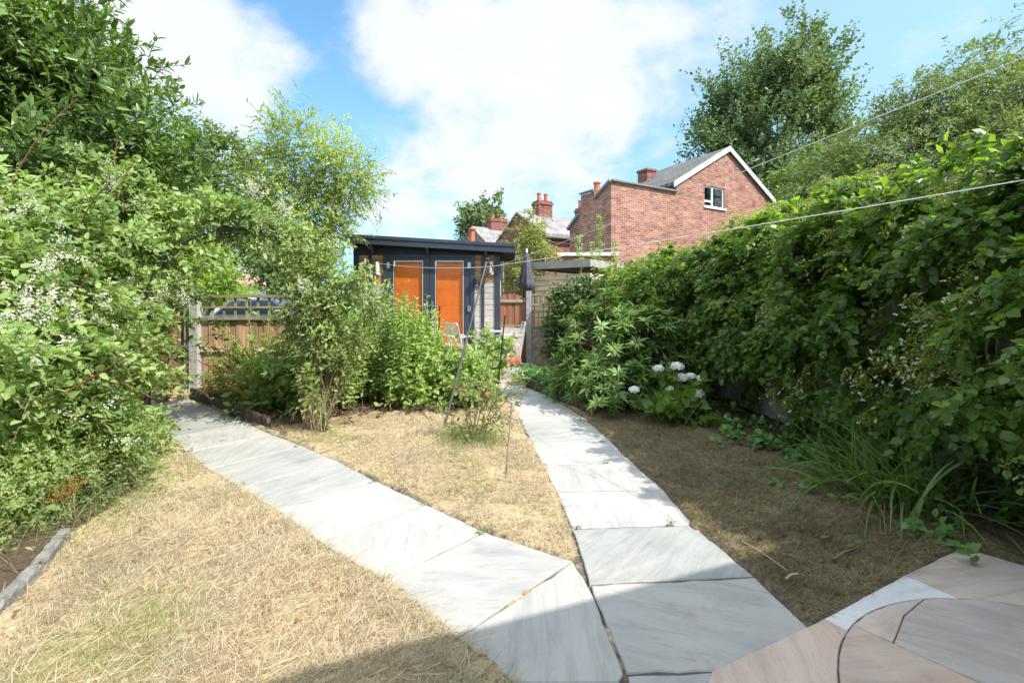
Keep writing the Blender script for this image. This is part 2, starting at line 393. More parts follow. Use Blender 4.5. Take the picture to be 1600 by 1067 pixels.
def npmesh(name, V, loops, starts, mat, parent=None):
    V = np.asarray(V, np.float32)
    o = wloc(parent); V = V - np.array([o.x, o.y, o.z], np.float32)
    me = bpy.data.meshes.new(name)
    me.vertices.add(len(V)); me.vertices.foreach_set('co', V.ravel())
    me.loops.add(len(loops)); me.loops.foreach_set('vertex_index', np.asarray(loops, np.int32))
    me.polygons.add(len(starts)); me.polygons.foreach_set('loop_start', np.asarray(starts, np.int32))
    me.update(calc_edges=True); me.validate()
    return link(name, me, mat, parent)

TEMPL = {
 'leaf': (np.array([(0, 0, 0), (.45, 0, -.03), (1, 0, -.10), (.2, .40, .05), (.62, .36, .02), (.2, -.40, .05), (.62, -.36, .02)], float),
          [(0, 1, 4, 3), (1, 2, 4), (0, 5, 6, 1), (1, 6, 2)]),
 'heart': (np.array([(0, 0, 0), (.45, 0, -.04), (1, 0, -.14), (.05, .42, .05), (.5, .5, .03), (.05, -.42, .05), (.5, -.5, .03)], float),
          [(0, 1, 4, 3), (1, 2, 4), (0, 5, 6, 1), (1, 6, 2)]),
 'quad': (np.array([(0, 0, 0), (.45, -.5, .06), (1, 0, -.05), (.45, .5, .06)], float), [(0, 1, 2), (0, 2, 3)]),
 'lance': (np.array([(0, 0, 0), (.4, -.5, .03), (1, 0, -.14), (.4, .5, .03), (.45, 0, -.02)], float), [(0, 1, 4), (1, 2, 4), (0, 4, 3), (4, 2, 3)]),
}
def nrmz(a): return a / np.maximum(np.linalg.norm(a, axis=-1, keepdims=True), 1e-9)
class LF:
    """collects leaves for one mesh"""
    def __init__(s, templ='leaf'): s.t = templ; s.p = []; s.a = []; s.n = []; s.L = []; s.W = []
    def put(s, p, a, n, L, W):
        s.p.append(p); s.a.append(a); s.n.append(n)
        s.L.append(np.broadcast_to(L, (len(p),)).astype(float)); s.W.append(np.broadcast_to(W, (len(p),)).astype(float)); return s
    def build(s, name, mat, parent=None):
        T, faces = TEMPL[s.t]
        p = np.concatenate(s.p); a = nrmz(np.concatenate(s.a)); n = np.concatenate(s.n)
        n = nrmz(n - (n * a).sum(1, keepdims=True) * a); sd = np.cross(n, a)
        L = np.concatenate(s.L)[:, None, None]; W = np.concatenate(s.W)[:, None, None]
        V = p[:, None, :] + a[:, None, :] * T[None, :, 0:1] * L + sd[:, None, :] * T[None, :, 1:2] * W + n[:, None, :] * T[None, :, 2:3] * L
        k = len(T); cnt = len(p)
        lp = np.concatenate([np.array(f) for f in faces]); ln = np.array([len(f) for f in faces])
        stt = np.concatenate([[0], np.cumsum(ln)[:-1]])
        loops = (lp[None, :] + (np.arange(cnt) * k)[:, None]).ravel()
        starts = (stt[None, :] + (np.arange(cnt) * len(lp))[:, None]).ravel()
        return npmesh(name, V.reshape(-1, 3), loops, starts, mat, parent)

def ribbons(base, d0, L, W, bend, name, mat, parent=None, k=4, rng=None, tip=.15, lay=None):
    """curved tapering blades: start direction d0, bending towards -z (bend) along their length"""
    cnt = len(base); d = nrmz(d0.copy()); p = base.copy()
    sd = np.cross(d, np.array([0, 0, 1.0])); sd = nrmz(sd + (rng.normal(0, .35, (cnt, 3)) if rng is not None else 0))
    V = np.zeros((cnt, k + 1, 2, 3)); L = np.broadcast_to(L, (cnt,)); W = np.broadcast_to(W, (cnt,)); bend = np.broadcast_to(bend, (cnt,))
    for i in range(k + 1):
        t = i / k; ww = W * (1 - (1 - tip) * t ** 1.6) * (0.7 + .3 * min(1, t * 4)) / 2
        V[:, i, 0] = p - sd * ww[:, None]; V[:, i, 1] = p + sd * ww[:, None]
        p = p + d * (L / k)[:, None]
        d = nrmz(d + np.array([0, 0, -1.0]) * (bend / k)[:, None])
    idx = np.arange(cnt)[:, None] * (2 * (k + 1))
    q = np.array([(2 * i, 2 * i + 1, 2 * i + 3, 2 * i + 2) for i in range(k)]).ravel()
    loops = (idx + q[None, :]).ravel()
    return npmesh(name, V.reshape(-1, 3), loops, np.arange(cnt * k) * 4, mat, parent)

def nptubes(P, r, name, mat, parent=None, ns=4):
    """P (cnt, k, 3) polylines, r (cnt, k) radii"""
    P = np.asarray(P, float); cnt, k, _ = P.shape; r = np.broadcast_to(r, (cnt, k))
    d = np.zeros_like(P); d[:, 1:-1] = P[:, 2:] - P[:, :-2]; d[:, 0] = P[:, 1] - P[:, 0]; d[:, -1] = P[:, -1] - P[:, -2]; d = nrmz(d)
    ref = np.array([.31, .17, .22]); a = nrmz(np.cross(d, ref)); b = np.cross(d, a)
    th = 2 * np.pi * np.arange(ns) / ns
    V = P[:, :, None, :] + (a[:, :, None, :] * np.cos(th)[None, None, :, None] + b[:, :, None, :] * np.sin(th)[None, None, :, None]) * r[:, :, None, None]
    q = []
    for i in range(k - 1):
        for j in range(ns):
            j2 = (j + 1) % ns; q += [i * ns + j, i * ns + j2, (i + 1) * ns + j2, (i + 1) * ns + j]
    loops = (np.arange(cnt)[:, None] * (k * ns) + np.array(q)[None, :]).ravel()
    return npmesh(name, V.reshape(-1, 3), loops, np.arange(cnt * (k - 1) * ns) * 4, mat, parent)

def sph(rng, n): return nrmz(rng.normal(0, 1, (n, 3)))
def clumped(rng, lobes, per_clump=14, clump_r=.22, shell=(.55, 1.0), wob=.18):
    """points in clumps through the outer part of each lobe (cx, cy, cz, rx, ry, rz, number of twigs); returns points and outward directions"""
    PP, OO = [], []
    for (cx, cy, cz, rx, ry, rz, nn) in lobes:
        C = np.array([cx, cy, cz]); RR = np.array([rx, ry, rz])
        K = max(3, int(nn / per_clump)); u = sph(rng, K)
        rad = shell[0] + (shell[1] - shell[0]) * rng.random(K) ** .6
        rad = rad * (1 + rng.normal(0, wob, K) * (rad > .75))
        c = C + RR * u * rad[:, None]
        i = rng.integers(0, K, nn)
        pts = c[i] + rng.normal(0, 1, (nn, 3)) * clump_r * np.minimum(RR, RR.mean())[None, :]
        PP.append(pts); OO.append(nrmz((pts - C) / RR))
    return np.concatenate(PP), np.concatenate(OO)

def twigs(rng, lf, P, O, n_per=8, tl=.3, L=.06, W=.04, up=.35, spread=.6, droop=.25, facing=.9, ldroop=.25, lvar=.3, stems=None):
    """leafy twigs: leaves alternate along a twig that starts at P and heads outwards"""
    c = len(P)
    d = nrmz(O + np.array([0, 0, up]) + rng.normal(0, spread, (c, 3)))
    Lt = tl * (1 + rng.normal(0, .3, c)).clip(.3, 2)
    s1 = nrmz(np.cross(d, sph(rng, c))); s2 = np.cross(d, s1)
    pts = []
    for j in range(n_per):
        t = (j + .6) / n_per
        pos = P + d * (Lt * t)[:, None] + np.array([0, 0, -1.0]) * (droop * Lt * t * t)[:, None]
        ang = j * 2.4 + rng.normal(0, .4, c)
        side = s1 * np.cos(ang)[:, None] + s2 * np.sin(ang)[:, None]
        ax = nrmz(d * (.45 + .5 * t) + side * .8 + np.array([0, 0, -ldroop]) + rng.normal(0, .22, (c, 3)))
        nr = np.array([0, 0, facing * .7]) + O * .75 + rng.normal(0, .5, (c, 3))
        sz = (1 + rng.normal(0, lvar, c)).clip(.45, 1.7) * (1 - .35 * t * (j == n_per - 1))
        lf.put(pos, ax, nr, L * sz, W * sz)
    if stems is not None:
        ts = np.array([0, .5, 1.0])
        stems.append(P[:, None, :] + d[:, None, :] * (Lt[:, None] * ts)[:, :, None] + np.array([0, 0, -1.0]) * (droop * Lt[:, None] * ts ** 2)[:, :, None])
    return d

def curve(a, b, sag=0.0, k=8, wob=0.0, rng=None):
    a, b = np.array(a, float), np.array(b, float); k = max(k, 8) if wob else k; t = np.linspace(0, 1, k)[:, None]
    p = a + (b - a) * t; p[:, 2] += sag * 4 * (t * (1 - t))[:, 0]
    if wob and rng is not None:
        for m_ in (1, 2, 3): p += np.sin(t * math.pi * m_) * rng.normal(0, wob * 1.3 / m_, 3)[None, :]
    return p

def fn(x, y, sc_, seed):
    """cheap smooth noise in about -1..1"""
    r = np.random.default_rng(seed); v = 0
    for i in range(6):
        a = r.random() * 6.28; f = sc_ * (.6 + 1.1 * r.random()); v = v + np.sin((x * math.cos(a) + y * math.sin(a)) * f + r.random() * 6.28)
    return v / 3.0
def inpoly(x, y, poly):
    ins = np.zeros(np.shape(x), bool); k = len(poly)
    for i in range(k):
        x1, y1 = poly[i]; x2, y2 = poly[(i + 1) % k]
        c = ((y1 > y) != (y2 > y)) & (x < (x2 - x1) * (y - y1) / ((y2 - y1) if y2 != y1 else 1e-9) + x1); ins ^= c
    return ins
def pdist(x, y, poly):
    """signed distance, negative inside"""
    dd = np.full(np.shape(x), 1e9); k = len(poly)
    for i in range(k):
        x1, y1 = poly[i]; x2, y2 = poly[(i + 1) % k]; ex, ey = x2 - x1, y2 - y1
        t = np.clip(((x - x1) * ex + (y - y1) * ey) / (ex * ex + ey * ey + 1e-12), 0, 1)
        dd = np.minimum(dd, np.hypot(x - x1 - ex * t, y - y1 - ey * t))
    return np.where(inpoly(x, y, poly), -dd, dd)

# ------------------------------------------------------------------ paths and patio (plan shapes)
RJ = [((985, 1300), (1420, 1300)), ((979, 1053), (1330, 1040)), ((920, 913), (1180, 901)), ((893, 826), (1085, 820)), ((868, 768), (1037, 765)), ((846, 727), (988, 722)),
      ((830, 692), (955, 690)), ((815, 660), (918, 655)), ((800, 634), (882, 633)), ((783, 614), (848, 614)), ((768, 598), (826, 600))]
LJ = [((714, 996), (896, 876)), ((600, 906), (758, 830)), ((500, 847), (666, 787)), ((432, 797), (588, 751)), ((376, 762), (532, 722)), ((326, 733), (472, 696)),
      ((290, 707), (424, 678)), ((268, 683), (386, 660)), ((250, 664), (350, 645)), ((230, 648), (318, 632)), ((205, 636), (296, 622))]
RJ = [(G2(*a), G2(*b)) for a, b in RJ]; LJ = [(G2(*a), G2(*b)) for a, b in LJ]
slabs = []
for (a, b), (c_, d_) in zip(RJ[:-1], RJ[1:]): slabs.append([a, b, d_, c_])
for (a, b), (c_, d_) in zip(LJ[:-1], LJ[1:]): slabs.append([a, b, d_, c_])
slabs.append([G2(714, 996), G2(803, 1067), G2(968, 1067), G2(979, 1053), G2(920, 913), G2(896, 876)])
slabs.append([G2(803, 1067), G2(1000, 1300), G2(984, 1290), G2(968, 1067)])
outline_r = [a for a, b in RJ] + [b for a, b in RJ[::-1]]
outline_l = [a for a, b in LJ] + [b for a, b in LJ[::-1]]
junction = [G2(714, 996), G2(803, 1067), G2(1000, 1300), G2(1420, 1300), G2(1330, 1040), G2(979, 1053), G2(920, 913), G2(896, 876)]
UN = Vector((-.447, .894, 0)); US = Vector((.894, .447, 0))       # the house wall runs along US, UN points into the garden
def hs(s, nn): v = US * s + UN * nn; return (v.x, v.y)
patio_poly = [hs(1.45, 1.29), hs(-.25, .25), hs(-.4, -.5), hs(6.5, -.5), hs(6.5, 1.29)]
patio_poly = [G2(1105, 1070), G2(1300, 964), G2(1503, 859), G2(1600, 889), (5.0, 2.1), (5.0, 1.6), (1.2, -.2), (-.4, .4), (.55, 1.45)]

# ------------------------------------------------------------------ ground: one sheet to the horizon
beds = [[G2(*q) for q in [(296, 616), (420, 668), (470, 664), (560, 648), (640, 642), (700, 652), (768, 622), (760, 592), (300, 595)]],
        [G2(*q) for q in [(826, 604), (935, 645), (1000, 650), (1100, 676), (1200, 704), (1290, 742), (1400, 795), (1540, 850), (1900, 880), (1900, 620), (830, 588)]],
        [G2(*q) for q in [(272, 690), (245, 738), (180, 790), (110, 842), (0, 962), (-600, 1100), (-900, 620), (268, 620)]]]
def axis(lo, hi, st, far, kk=26):
    mid = np.arange(lo, hi, st); g_ = np.geomspace(st * 2, far, kk)
    return np.concatenate([lo - g_[::-1], mid, hi + g_])
xs = axis(-5.6, 5.0, .036, 600); ys = axis(.6, 9.4, .036, 900)
X, Y = np.meshgrid(xs, ys); x, y = X.ravel(), Y.ravel()
near = (np.abs(x) < 7) & (y > -.5) & (y < 12)
ds = np.full(x.shape, 9.0); xn, yn = x[near], y[near]
dn = np.minimum.reduce([pdist(xn, yn, outline_r), pdist(xn, yn, outline_l), pdist(xn, yn, junction), pdist(xn, yn, patio_poly)])
dn = dn + .026 * fn(xn, yn, 14, 3) + .016 * fn(xn, yn, 45, 4) + .004
ds[near] = dn
bedv = np.zeros(x.shape); bd = np.minimum.reduce([pdist(xn, yn, q) for q in beds]); bedv[near] = 1 - sstep(-.12, .12, bd + .05 * fn(xn, yn, 9, 9))
up_ = sstep(-.01, .045, ds)
bumps = .012 * fn(x, y, 7, 1) + .008 * fn(x, y, 19, 2) + .005 * fn(x, y, 60, 5)
z = zb(y) * np.ones_like(x) - .016 + up_ * (.034 + np.where(near, bumps, 0)) + .03 * bedv * up_
z = np.where(y < -.5, -.02, z)
pin = inpoly(x, y, patio_poly); z = np.where(pin, .022 - .006, z)
nx, ny = len(xs), len(ys)
ii = (np.arange(ny - 1)[:, None] * nx + np.arange(nx - 1)[None, :]).ravel()
loops = np.stack([ii, ii + 1, ii + nx + 1, ii + nx], 1).ravel()
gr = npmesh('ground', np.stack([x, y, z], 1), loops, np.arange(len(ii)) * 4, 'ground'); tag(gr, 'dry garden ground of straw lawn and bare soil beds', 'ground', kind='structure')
gr.data.polygons.foreach_set('use_smooth', np.ones(len(ii), bool))
dark_lawn_v = np.zeros(x.shape); dark_lawn_v[near] = sstep(.35, 1.15, xn - .15 * (yn - 3) * 0) * sstep(6.8, 6.0, yn)  # ground darkens to the right, fading out towards the back
for nm, val in (('damp', dark_lawn_v), ('bed', bedv), ('joint', (1 - sstep(-.005, .03, ds)) * near)):
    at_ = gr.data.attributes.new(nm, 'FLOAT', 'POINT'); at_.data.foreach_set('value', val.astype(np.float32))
def gz(px, py): return float(zb(py)) + .02

# ------------------------------------------------------------------ paving
rs = np.random.default_rng(11)
def flag(mb, poly, ztop, gap=.008, ch=.005, jit=.0035, th=.05):
    """one riven flag: edges pulled in for the joint, slightly ragged, arris worn off"""
    k = len(poly); pts = []
    ctr = np.mean(np.array(poly), 0)
    area = sum(poly[i][0] * poly[(i + 1) % k][1] - poly[(i + 1) % k][0] * poly[i][1] for i in range(k))
    if area < 0: poly = poly[::-1]
    for i in range(k):
        a = np.array(poly[i]); b = np.array(poly[(i + 1) % k]); L = np.linalg.norm(b - a); m_ = max(1, int(L / .07))
        for j in range(m_): pts.append(a + (b - a) * j / m_)
    pts = np.array(pts); q = len(pts)
    tn = np.roll(pts, -1, 0) - np.roll(pts, 1, 0); tn /= np.maximum(np.linalg.norm(tn, axis=1, keepdims=True), 1e-9)
    inw = np.stack([-tn[:, 1], tn[:, 0]], 1)
    o1 = pts + inw * (gap + rs.normal(0, jit, q))[:, None]; o2 = o1 + inw * ch
    zt = np.array([ztop(px, py) for px, py in o2]); zr = rs.normal(0, .0012, q)
    v = [(o1[i, 0], o1[i, 1], zt[i] - th) for i in range(q)] + [(o1[i, 0], o1[i, 1], zt[i] - ch) for i in range(q)] + [(o2[i, 0], o2[i, 1], zt[i] + zr[i] * .3) for i in range(q)]
    f = [tuple(range(2 * q, 3 * q))]
    for r_ in (0, 1):
        for i in range(q): f.append((r_ * q + i, r_ * q + (i + 1) % q, (r_ + 1) * q + (i + 1) % q, (r_ + 1) * q + i))
    mb.add(v, f)
pm = MB()
for s_ in slabs: flag(pm, s_, lambda px, py: float(zb(py)))
tag(pm.build('path', 'path_stone'), 'pale sandstone flag path forking across the dry lawn', 'path', kind='structure')
cc = (2.2, 1.3); cr = 1.045
def circ(a, r): return (cc[0] + r * math.cos(R(a)), cc[1] + r * math.sin(R(a)))
def arc(a0, a1, r, k=12): return [circ(a0 + (a1 - a0) * i / k, r) for i in range(k + 1)]
PZ = .022
pz = lambda px, py: PZ
flag0 = flag
def flag(mb, poly, zt): flag0(mb, poly, zt, .0028, .003, .0012)
pt = MB(); c0 = (2.05, 1.55)
flag(pt, [G2(1503, 860), G2(1413, 904)] + arc(86, 55, cr) + [G2(1600, 889)], pz)
flag(pt, [G2(1287, 973), G2(1112, 1055), (.62, 1.62), (.75, 1.45)] + arc(172, 129.6, cr), pz)
flag(pt, [(.75, 1.45), (.62, 1.62), (-.3, .95), (0, .4)] + arc(205, 172, cr), pz)
j1 = (1.68, 2.03)
flag(pt, arc(126, 205, cr, 16) + [circ(205, .3), c0, j1], pz)                    # stones of the paved circle
flag(pt, arc(126, 96, cr) + [(1.88, 2.21), j1], pz)
flag(pt, [j1, (1.88, 2.21)] + arc(96, 40, cr) + [c0], pz)
flag(pt, arc(40, -60, cr, 16) + [circ(-60, .3), circ(205, .3), c0], pz)
flag(pt, [(4.6, 2.35), (5.0, 1.6), (3.4, .5)] + arc(-10, 55, cr) + [G2(1600, 889)], pz)
tag(pt.build('patio', 'patio_stone'), 'pink and grey sandstone patio with a paved circle', 'patio', kind='structure')
pw = MB(); flag(pw, [G2(1413, 904), G2(1287, 973)] + arc(129.6, 86, cr), pz)
tag(pw.build('patio_flag', 'pale_stone'), 'pale bluish sandstone flag set in the pink patio edge', 'patio', kind='structure')
flag = flag0
tp = MB(); flag(tp, [(-3.6, 8.7), (-1.05, 8.5), (-.33, 8.32), (.12, 9.0), (.46, 9.25), (.46, 10.0), (-3.6, 10.0)], lambda px, py: .30, th=.2, ch=.012)
tag(tp.build('terrace', 'path_stone'), 'raised pale stone terrace in front of the summerhouse', 'terrace', kind='structure')
st_ = MB(); flag(st_, [G2(716, 606), G2(772, 604), (-.30, 8.30), (-1.0, 8.48)], lambda px, py: .215, th=.15, ch=.012)
tag(st_.build('step', 'path_stone'), 'rough stone step up to the terrace', 'step', kind='structure')

# ================================================================== buildings
# --- the house behind the camera, whose eave shades the patio
hr = empty('bungalow', (0, 0, 0), 'unseen house behind the patio, walls whitened to bounce light, whose eave shadow crosses the path', 'house', rz=R(21))
b = MB()
def wall_holes(b, x0, x1, y0, y1, z0, z1, holes):
    """wall in the local xz plane with rectangular openings (sorted, not overlapping in x)"""
    xx = x0
    for hx0, hx1, hz0, hz1 in holes:
        b.box(xx, hx0, y0, y1, z0, z1)
        if hz0 > z0: b.box(hx0, hx1, y0, y1, z0, hz0)
        b.box(hx0, hx1, y0, y1, hz1, z1); xx = hx1
    b.box(xx, x1, y0, y1, z0, z1)
wall_holes(b, -7, 7.6, -.85, -.55, 0, 2.85, [(-4.2, -2.6, .9, 2.1), (-1, 1, .05, 2.1)])
b.box(-7, -6.7, -6.8, -.85, 0, 2.85); b.box(7.3, 7.6, -6.8, -.85, 0, 2.85); b.box(-7, 7.6, -7.1, -6.8, 0, 2.85)
wl = b.build('wall', 'render_white', hr, local=True)  # wall colour chosen white to bounce fill light into the foreground
b = MB(); b.sweep([(-.2, 2.86), (-3.83, 4.5), (-7.4, 2.86), (-7.4, 2.98), (-3.83, 4.65), (-.2, 2.98)], Matrix(((0, 1, 0, 0), (1, 0, 0, 0), (0, 0, 1, 0), (0, 0, 0, 1))), -7.2, 7.8)
b.build('roof', 'roof_slate', hr, local=True)
for x0, x1, z0, z1, nm in ((-4.2, -2.6, .9, 2.1, 'window'), (-1, 1, .05, 2.1, 'door')):
    b = MB(); e = .07
    b.box(x0, x0 + e, -.72, -.62, z0, z1); b.box(x1 - e, x1, -.72, -.62, z0, z1); b.box(x0 + e, x1 - e, -.72, -.62, z1 - e, z1); b.box(x0 + e, x1 - e, -.72, -.62, z0, z0 + e)
    b.box((x0 + x1) / 2 - .03, (x0 + x1) / 2 + .03, -.72, -.62, z0 + e, z1 - e)
    f_ = b.build(nm, 'white_paint', hr, local=True)
    b = MB(); b.box(x0 + e, x1 - e, -.675, -.665, z0 + e, z1 - e); b.build('pane', 'dark_glass', f_, local=True)

# --- brick house with the gable window, beyond the right hedge
RZ = math.atan2(.485, .875)
YX = Matrix(((0, 1, 0, 0), (1, 0, 0, 0), (0, 0, 1, 0), (0, 0, 0, 1)))      # sweep: poly (y, z) along x
h1 = empty('brick_house', (3.44, 16, 0), 'red brick house with white barge boards and a small upstairs window', 'house', rz=RZ)
b = MB()
b.sweep([(0, 0), (2.42, 0), (2.42, 4.56), (1.75, 5.0), (1.7, 5.73), (.9, 5.70), (.87, 5.41), (0, 5.88)], YX, 0, 3.24)
gx0, gx1, ga, ge, gp, D1 = 3.24, 9.18, 6.25, 6.22, 7.96, 3.7
wx0, wx1, wz0, wz1 = 4.83, 6.05, 5.52, 6.36
ez = lambda x_: ge + (gp - ge) * ((x_ - gx0) / (ga - gx0) if x_ < ga else (gx1 - x_) / (gx1 - ga))
b.sweep([(gx0, 0), (wx0, 0), (wx0, ez(wx0)), (gx0, ge)], ID, 0, .3)
b.sweep([(wx0, 0), (wx1, 0), (wx1, wz0), (wx0, wz0)], ID, 0, .3)
b.sweep([(wx0, wz1), (wx1, wz1), (wx1, ez(wx1)), (wx0, ez(wx0))], ID, 0, .3)
b.sweep([(wx1, 0), (gx1, 0), (gx1, ge), (ga, gp), (wx1, ez(wx1))], ID, 0, .3)
b.sweep([(gx0, 0), (gx1, 0), (gx1, ge), (ga, gp), (gx0, ge)], ID, D1 - .3, D1)
b.box(gx0, gx0 + .3, .3, D1 - .3, 0, ge - .05); b.box(gx1 - .3, gx1, .3, D1 - .3, 0, ge - .05)
wl = b.build('wall', 'brick_red', h1, local=True)
b = MB()                                                             # copings on the parapet and its slopes
b.bar((0, -.03, 5.90), (3.22, -.03, 5.90), .16, .06); b.bar((-.03, .0, 5.90), (-.03, .87, 5.44), .12, .09); b.bar((-.03, .9, 5.76), (-.03, 1.7, 5.78), .12, .06)
b.bar((-.03, 1.78, 5.04), (-.03, 2.5, 4.56), .12, .10)
b.build('coping', 'lead', h1, local=True)
b = MB()
sl = (gp - ge) / (ga - gx0); sr = (gp - ge) / (gx1 - ga)
b.sweep([(gx0 - .25, ge - .25 * sl + .02), (ga, gp + .02), (ga, gp + .15), (gx0 - .25, ge - .25 * sl + .15)], ID, -.08, D1 + .1)
b.sweep([(ga, gp + .02), (gx1 + .2, ge - .2 * sr + .02), (gx1 + .2, ge - .2 * sr + .15), (ga, gp + .15)], ID, -.08, D1 + .1)
rf = b.build('roof', 'roof_tile', h1, local=True)
b = MB()
b.sweep([(gx0 - .25, ge - .25 * sl - .05), (ga, gp - .05), (ga, gp + .16), (gx0 - .25, ge - .25 * sl + .16)], ID, -.13, -.085)
b.sweep([(ga, gp - .05), (gx1 + .2, ge - .2 * sr - .05), (gx1 + .2, ge - .2 * sr + .16), (ga, gp + .16)], ID, -.13, -.085)
plain('barge_paint', (.52, .55, .60), .6); b.build('barge_board', 'barge_paint', rf, local=True)
def pots(par, spots, z, mat='terracotta'):
    for px_, py_, hh in spots:
        q = MB(); q.lathe([(.0, z), (.13, z), (.11, z + hh * .8), (.14, z + hh * .85), (.14, z + hh), (.09, z + hh), (.09, z + .1), (0, z + .1)], (px_, py_, 0), 12); q.build('chimney_pot', mat, par, local=True, smooth=False)
b = MB(); b.box(4.75, 5.3, 3.0, 3.6, 6.3, 7.72); b.box(4.71, 5.34, 2.96, 3.64, 7.722, 7.82)
ch = b.build('chimney', 'brick_dark', rf, local=True)
b = MB(); b.box(.3, .8, 1.1, 1.5, 5.70, 5.85); ch2 = b.build('chimney', 'brick_red', h1, local=True); pots(ch2, [(.45, 1.3, .34)], 5.85)
b = MB(); e = .06; xm = wx0 + .52
b.box(wx0, wx0 + e, .05, .12, wz0, wz1); b.box(wx1 - e, wx1, .05, .12, wz0, wz1); b.box(wx0 + e, wx1 - e, .05, .12, wz1 - e, wz1); b.box(wx0 + e, wx1 - e, .05, .12, wz0, wz0 + e)
b.box(xm - .04, xm + .04, .05, .12, wz0 + e, wz1 - e); b.box(wx0 + e, xm - .04, .05, .12, wz0 + .2, wz0 + .27)
wn = b.build('window', 'white_paint', h1, local=True)
b = MB(); b.box(wx0 + e, wx1 - e, .08, .09, wz0 + e, wz1 - e); b.build('pane', 'window_glass', wn, local=True)
b = MB(); b.box(wx0 - .06, wx1 + .06, -.06, .13, wz0 - .07, wz0 - .002); b.build('sill', 'white_paint', wn, local=True)
b = MB(); b.box(wx0 + .05, wx0 + .42, .2, .23, wz0, wz1); b.box(wx1 - .45, wx1 - .05, .2, .23, wz0, wz1); b.box(wx0, wx1, 1.2, 1.25, wz0 - .2, wz1 + .2); b.build('curtain', 'curtain', wn, local=True)
for vx, vz in ((5.95, 7.30), (6.75, 7.26)):
    b = MB(); b.box(vx, vx + .2, -.012, .05, vz, vz + .09); b.build('air_brick', 'lead', h1, local=True)

def terrace_house(loc, L, wd, ze, zr, label, chims, mat='brick_red'):
    r = empty('brick_house', loc, label, 'house', rz=RZ)
    b = MB(); b.sweep([(0, 0), (wd, 0), (wd, ze), (wd / 2, zr), (0, ze)], YX, 0, L); b.build('wall', mat, r, local=True)
    b = MB(); s_ = (zr - ze) / (wd / 2)
    b.sweep([(-.25, ze - .25 * s_ + .02), (wd / 2, zr + .02), (wd + .25, ze - .25 * s_ + .02), (wd + .25, ze - .25 * s_ + .13), (wd / 2, zr + .14), (-.25, ze - .25 * s_ + .13)], YX, -.08, L + .1)
    rf = b.build('roof', 'roof_slate', r, local=True)
    b = MB(); b.tube([(-.1, -.3, ze - .2), (L, -.3, ze - .2)], .07, 6); b.build('gutter', 'lead', r, local=True)
    for (t, y0, wx_, wy_, zt, np_) in chims:
        b = MB(); b.box(t, t + wx_, y0, y0 + wy_, ze, zt - .25); b.box(t - .06, t + wx_ + .06, y0 - .06, y0 + wy_ + .06, zt - .25, zt - .12); b.box(t - .0, t + wx_ + .0, y0, y0 + wy_, zt - .12, zt)
        c_ = b.build('chimney', 'brick_dark', rf, local=True)
        pots(c_, [(t + wx_ * (i + .5) / np_, y0 + wy_ / 2, .5) for i in range(np_)], zt)
    return r
r2 = terrace_house((1.77, 25.4, 0), 9, 6, 5.55, 7.15, 'slate roofed brick terrace house just right of the summerhouse roof', [(1.3, 2.6, 1.0, .75, 8.1, 2), (4.6, 2.6, .9, .75, 8.0, 3)], 'brick_dark')
b = MB(); b.box(.03, -.02, 0, 0, 0, 0)
b = MB(); b.box(-.04, .01, 2.6, 3.4, 3.1, 4.6); wn = b.build('window', 'white_paint', r2, local=True)
b = MB(); b.box(-.06, -.045, 2.68, 3.32, 3.2, 3.8); b.box(-.06, -.045, 2.68, 3.32, 3.88, 4.5); b.build('pane', 'dark_glass', wn, local=True)
b = MB(); b.tube([(-.08, 4.6, 0), (-.08, 4.6, 4.4)], .05, 6); b.build('downpipe', 'white_paint', r2, local=True)
terrace_house((-2.0, 37.4, 0), 9, 6, 6.6, 8.4, 'small far brick house with a pale slate roof above the summerhouse', [(1.6, 2.5, 1.6, 1.0, 9.3, 2)])
r4 = empty('house', (-27, 46, 0), 'far house with a pinkish tiled roof seen under the arch', 'house')
b = MB(); b.box(-5, 5, 0, 6, 0, 3.6); b.build('wall', 'render_white', r4, local=True)
b = MB(); b.sweep([(-.4, 3.5), (3, 5.3), (6.4, 3.5), (3, 5.15)], YX, -5.4, 5.4)
b2 = MB(); b2.sweep([(-.4, 3.5), (3, 5.1), (3, 5.3), (-.4, 3.7)], YX, -5.4, 5.4); b2.sweep([(3, 5.1), (6.4, 3.5), (6.4, 3.7), (3, 5.3)], YX, -5.4, 5.4)
plain('roof_pink', (.36, .20, .17), .8, var=.2); b2.build('roof', 'roof_pink', r4, local=True)
for wx_ in (-3.2, -.6, 2.2):
    b = MB(); b.box(wx_, wx_ + 1.3, -.05, .02, 1.6, 2.9); wn = b.build('window', 'white_paint', r4, local=True)
    b = MB(); b.box(wx_ + .1, wx_ + .6, -.07, -.055, 1.7, 2.8); b.box(wx_ + .7, wx_ + 1.2, -.07, -.055, 1.7, 2.8); b.build('pane', 'dark_glass', wn, local=True)
# --- brick outbuilding with a white coping
ob = empty('brick_outbuilding', (1.32, 13.6, 0), 'low brick outbuilding with a pale flat coping in front of the brick house', 'outbuilding', rz=-.05)
b = MB(); b.box(0, 1.7, 0, 1.5, 0, 3.0); b.build('wall', 'brick_red', ob, local=True)
b = MB(); b.box(-.1, 1.8, -.1, 1.6, 3.002, 3.10); b.build('coping', 'render_white', ob, local=True)

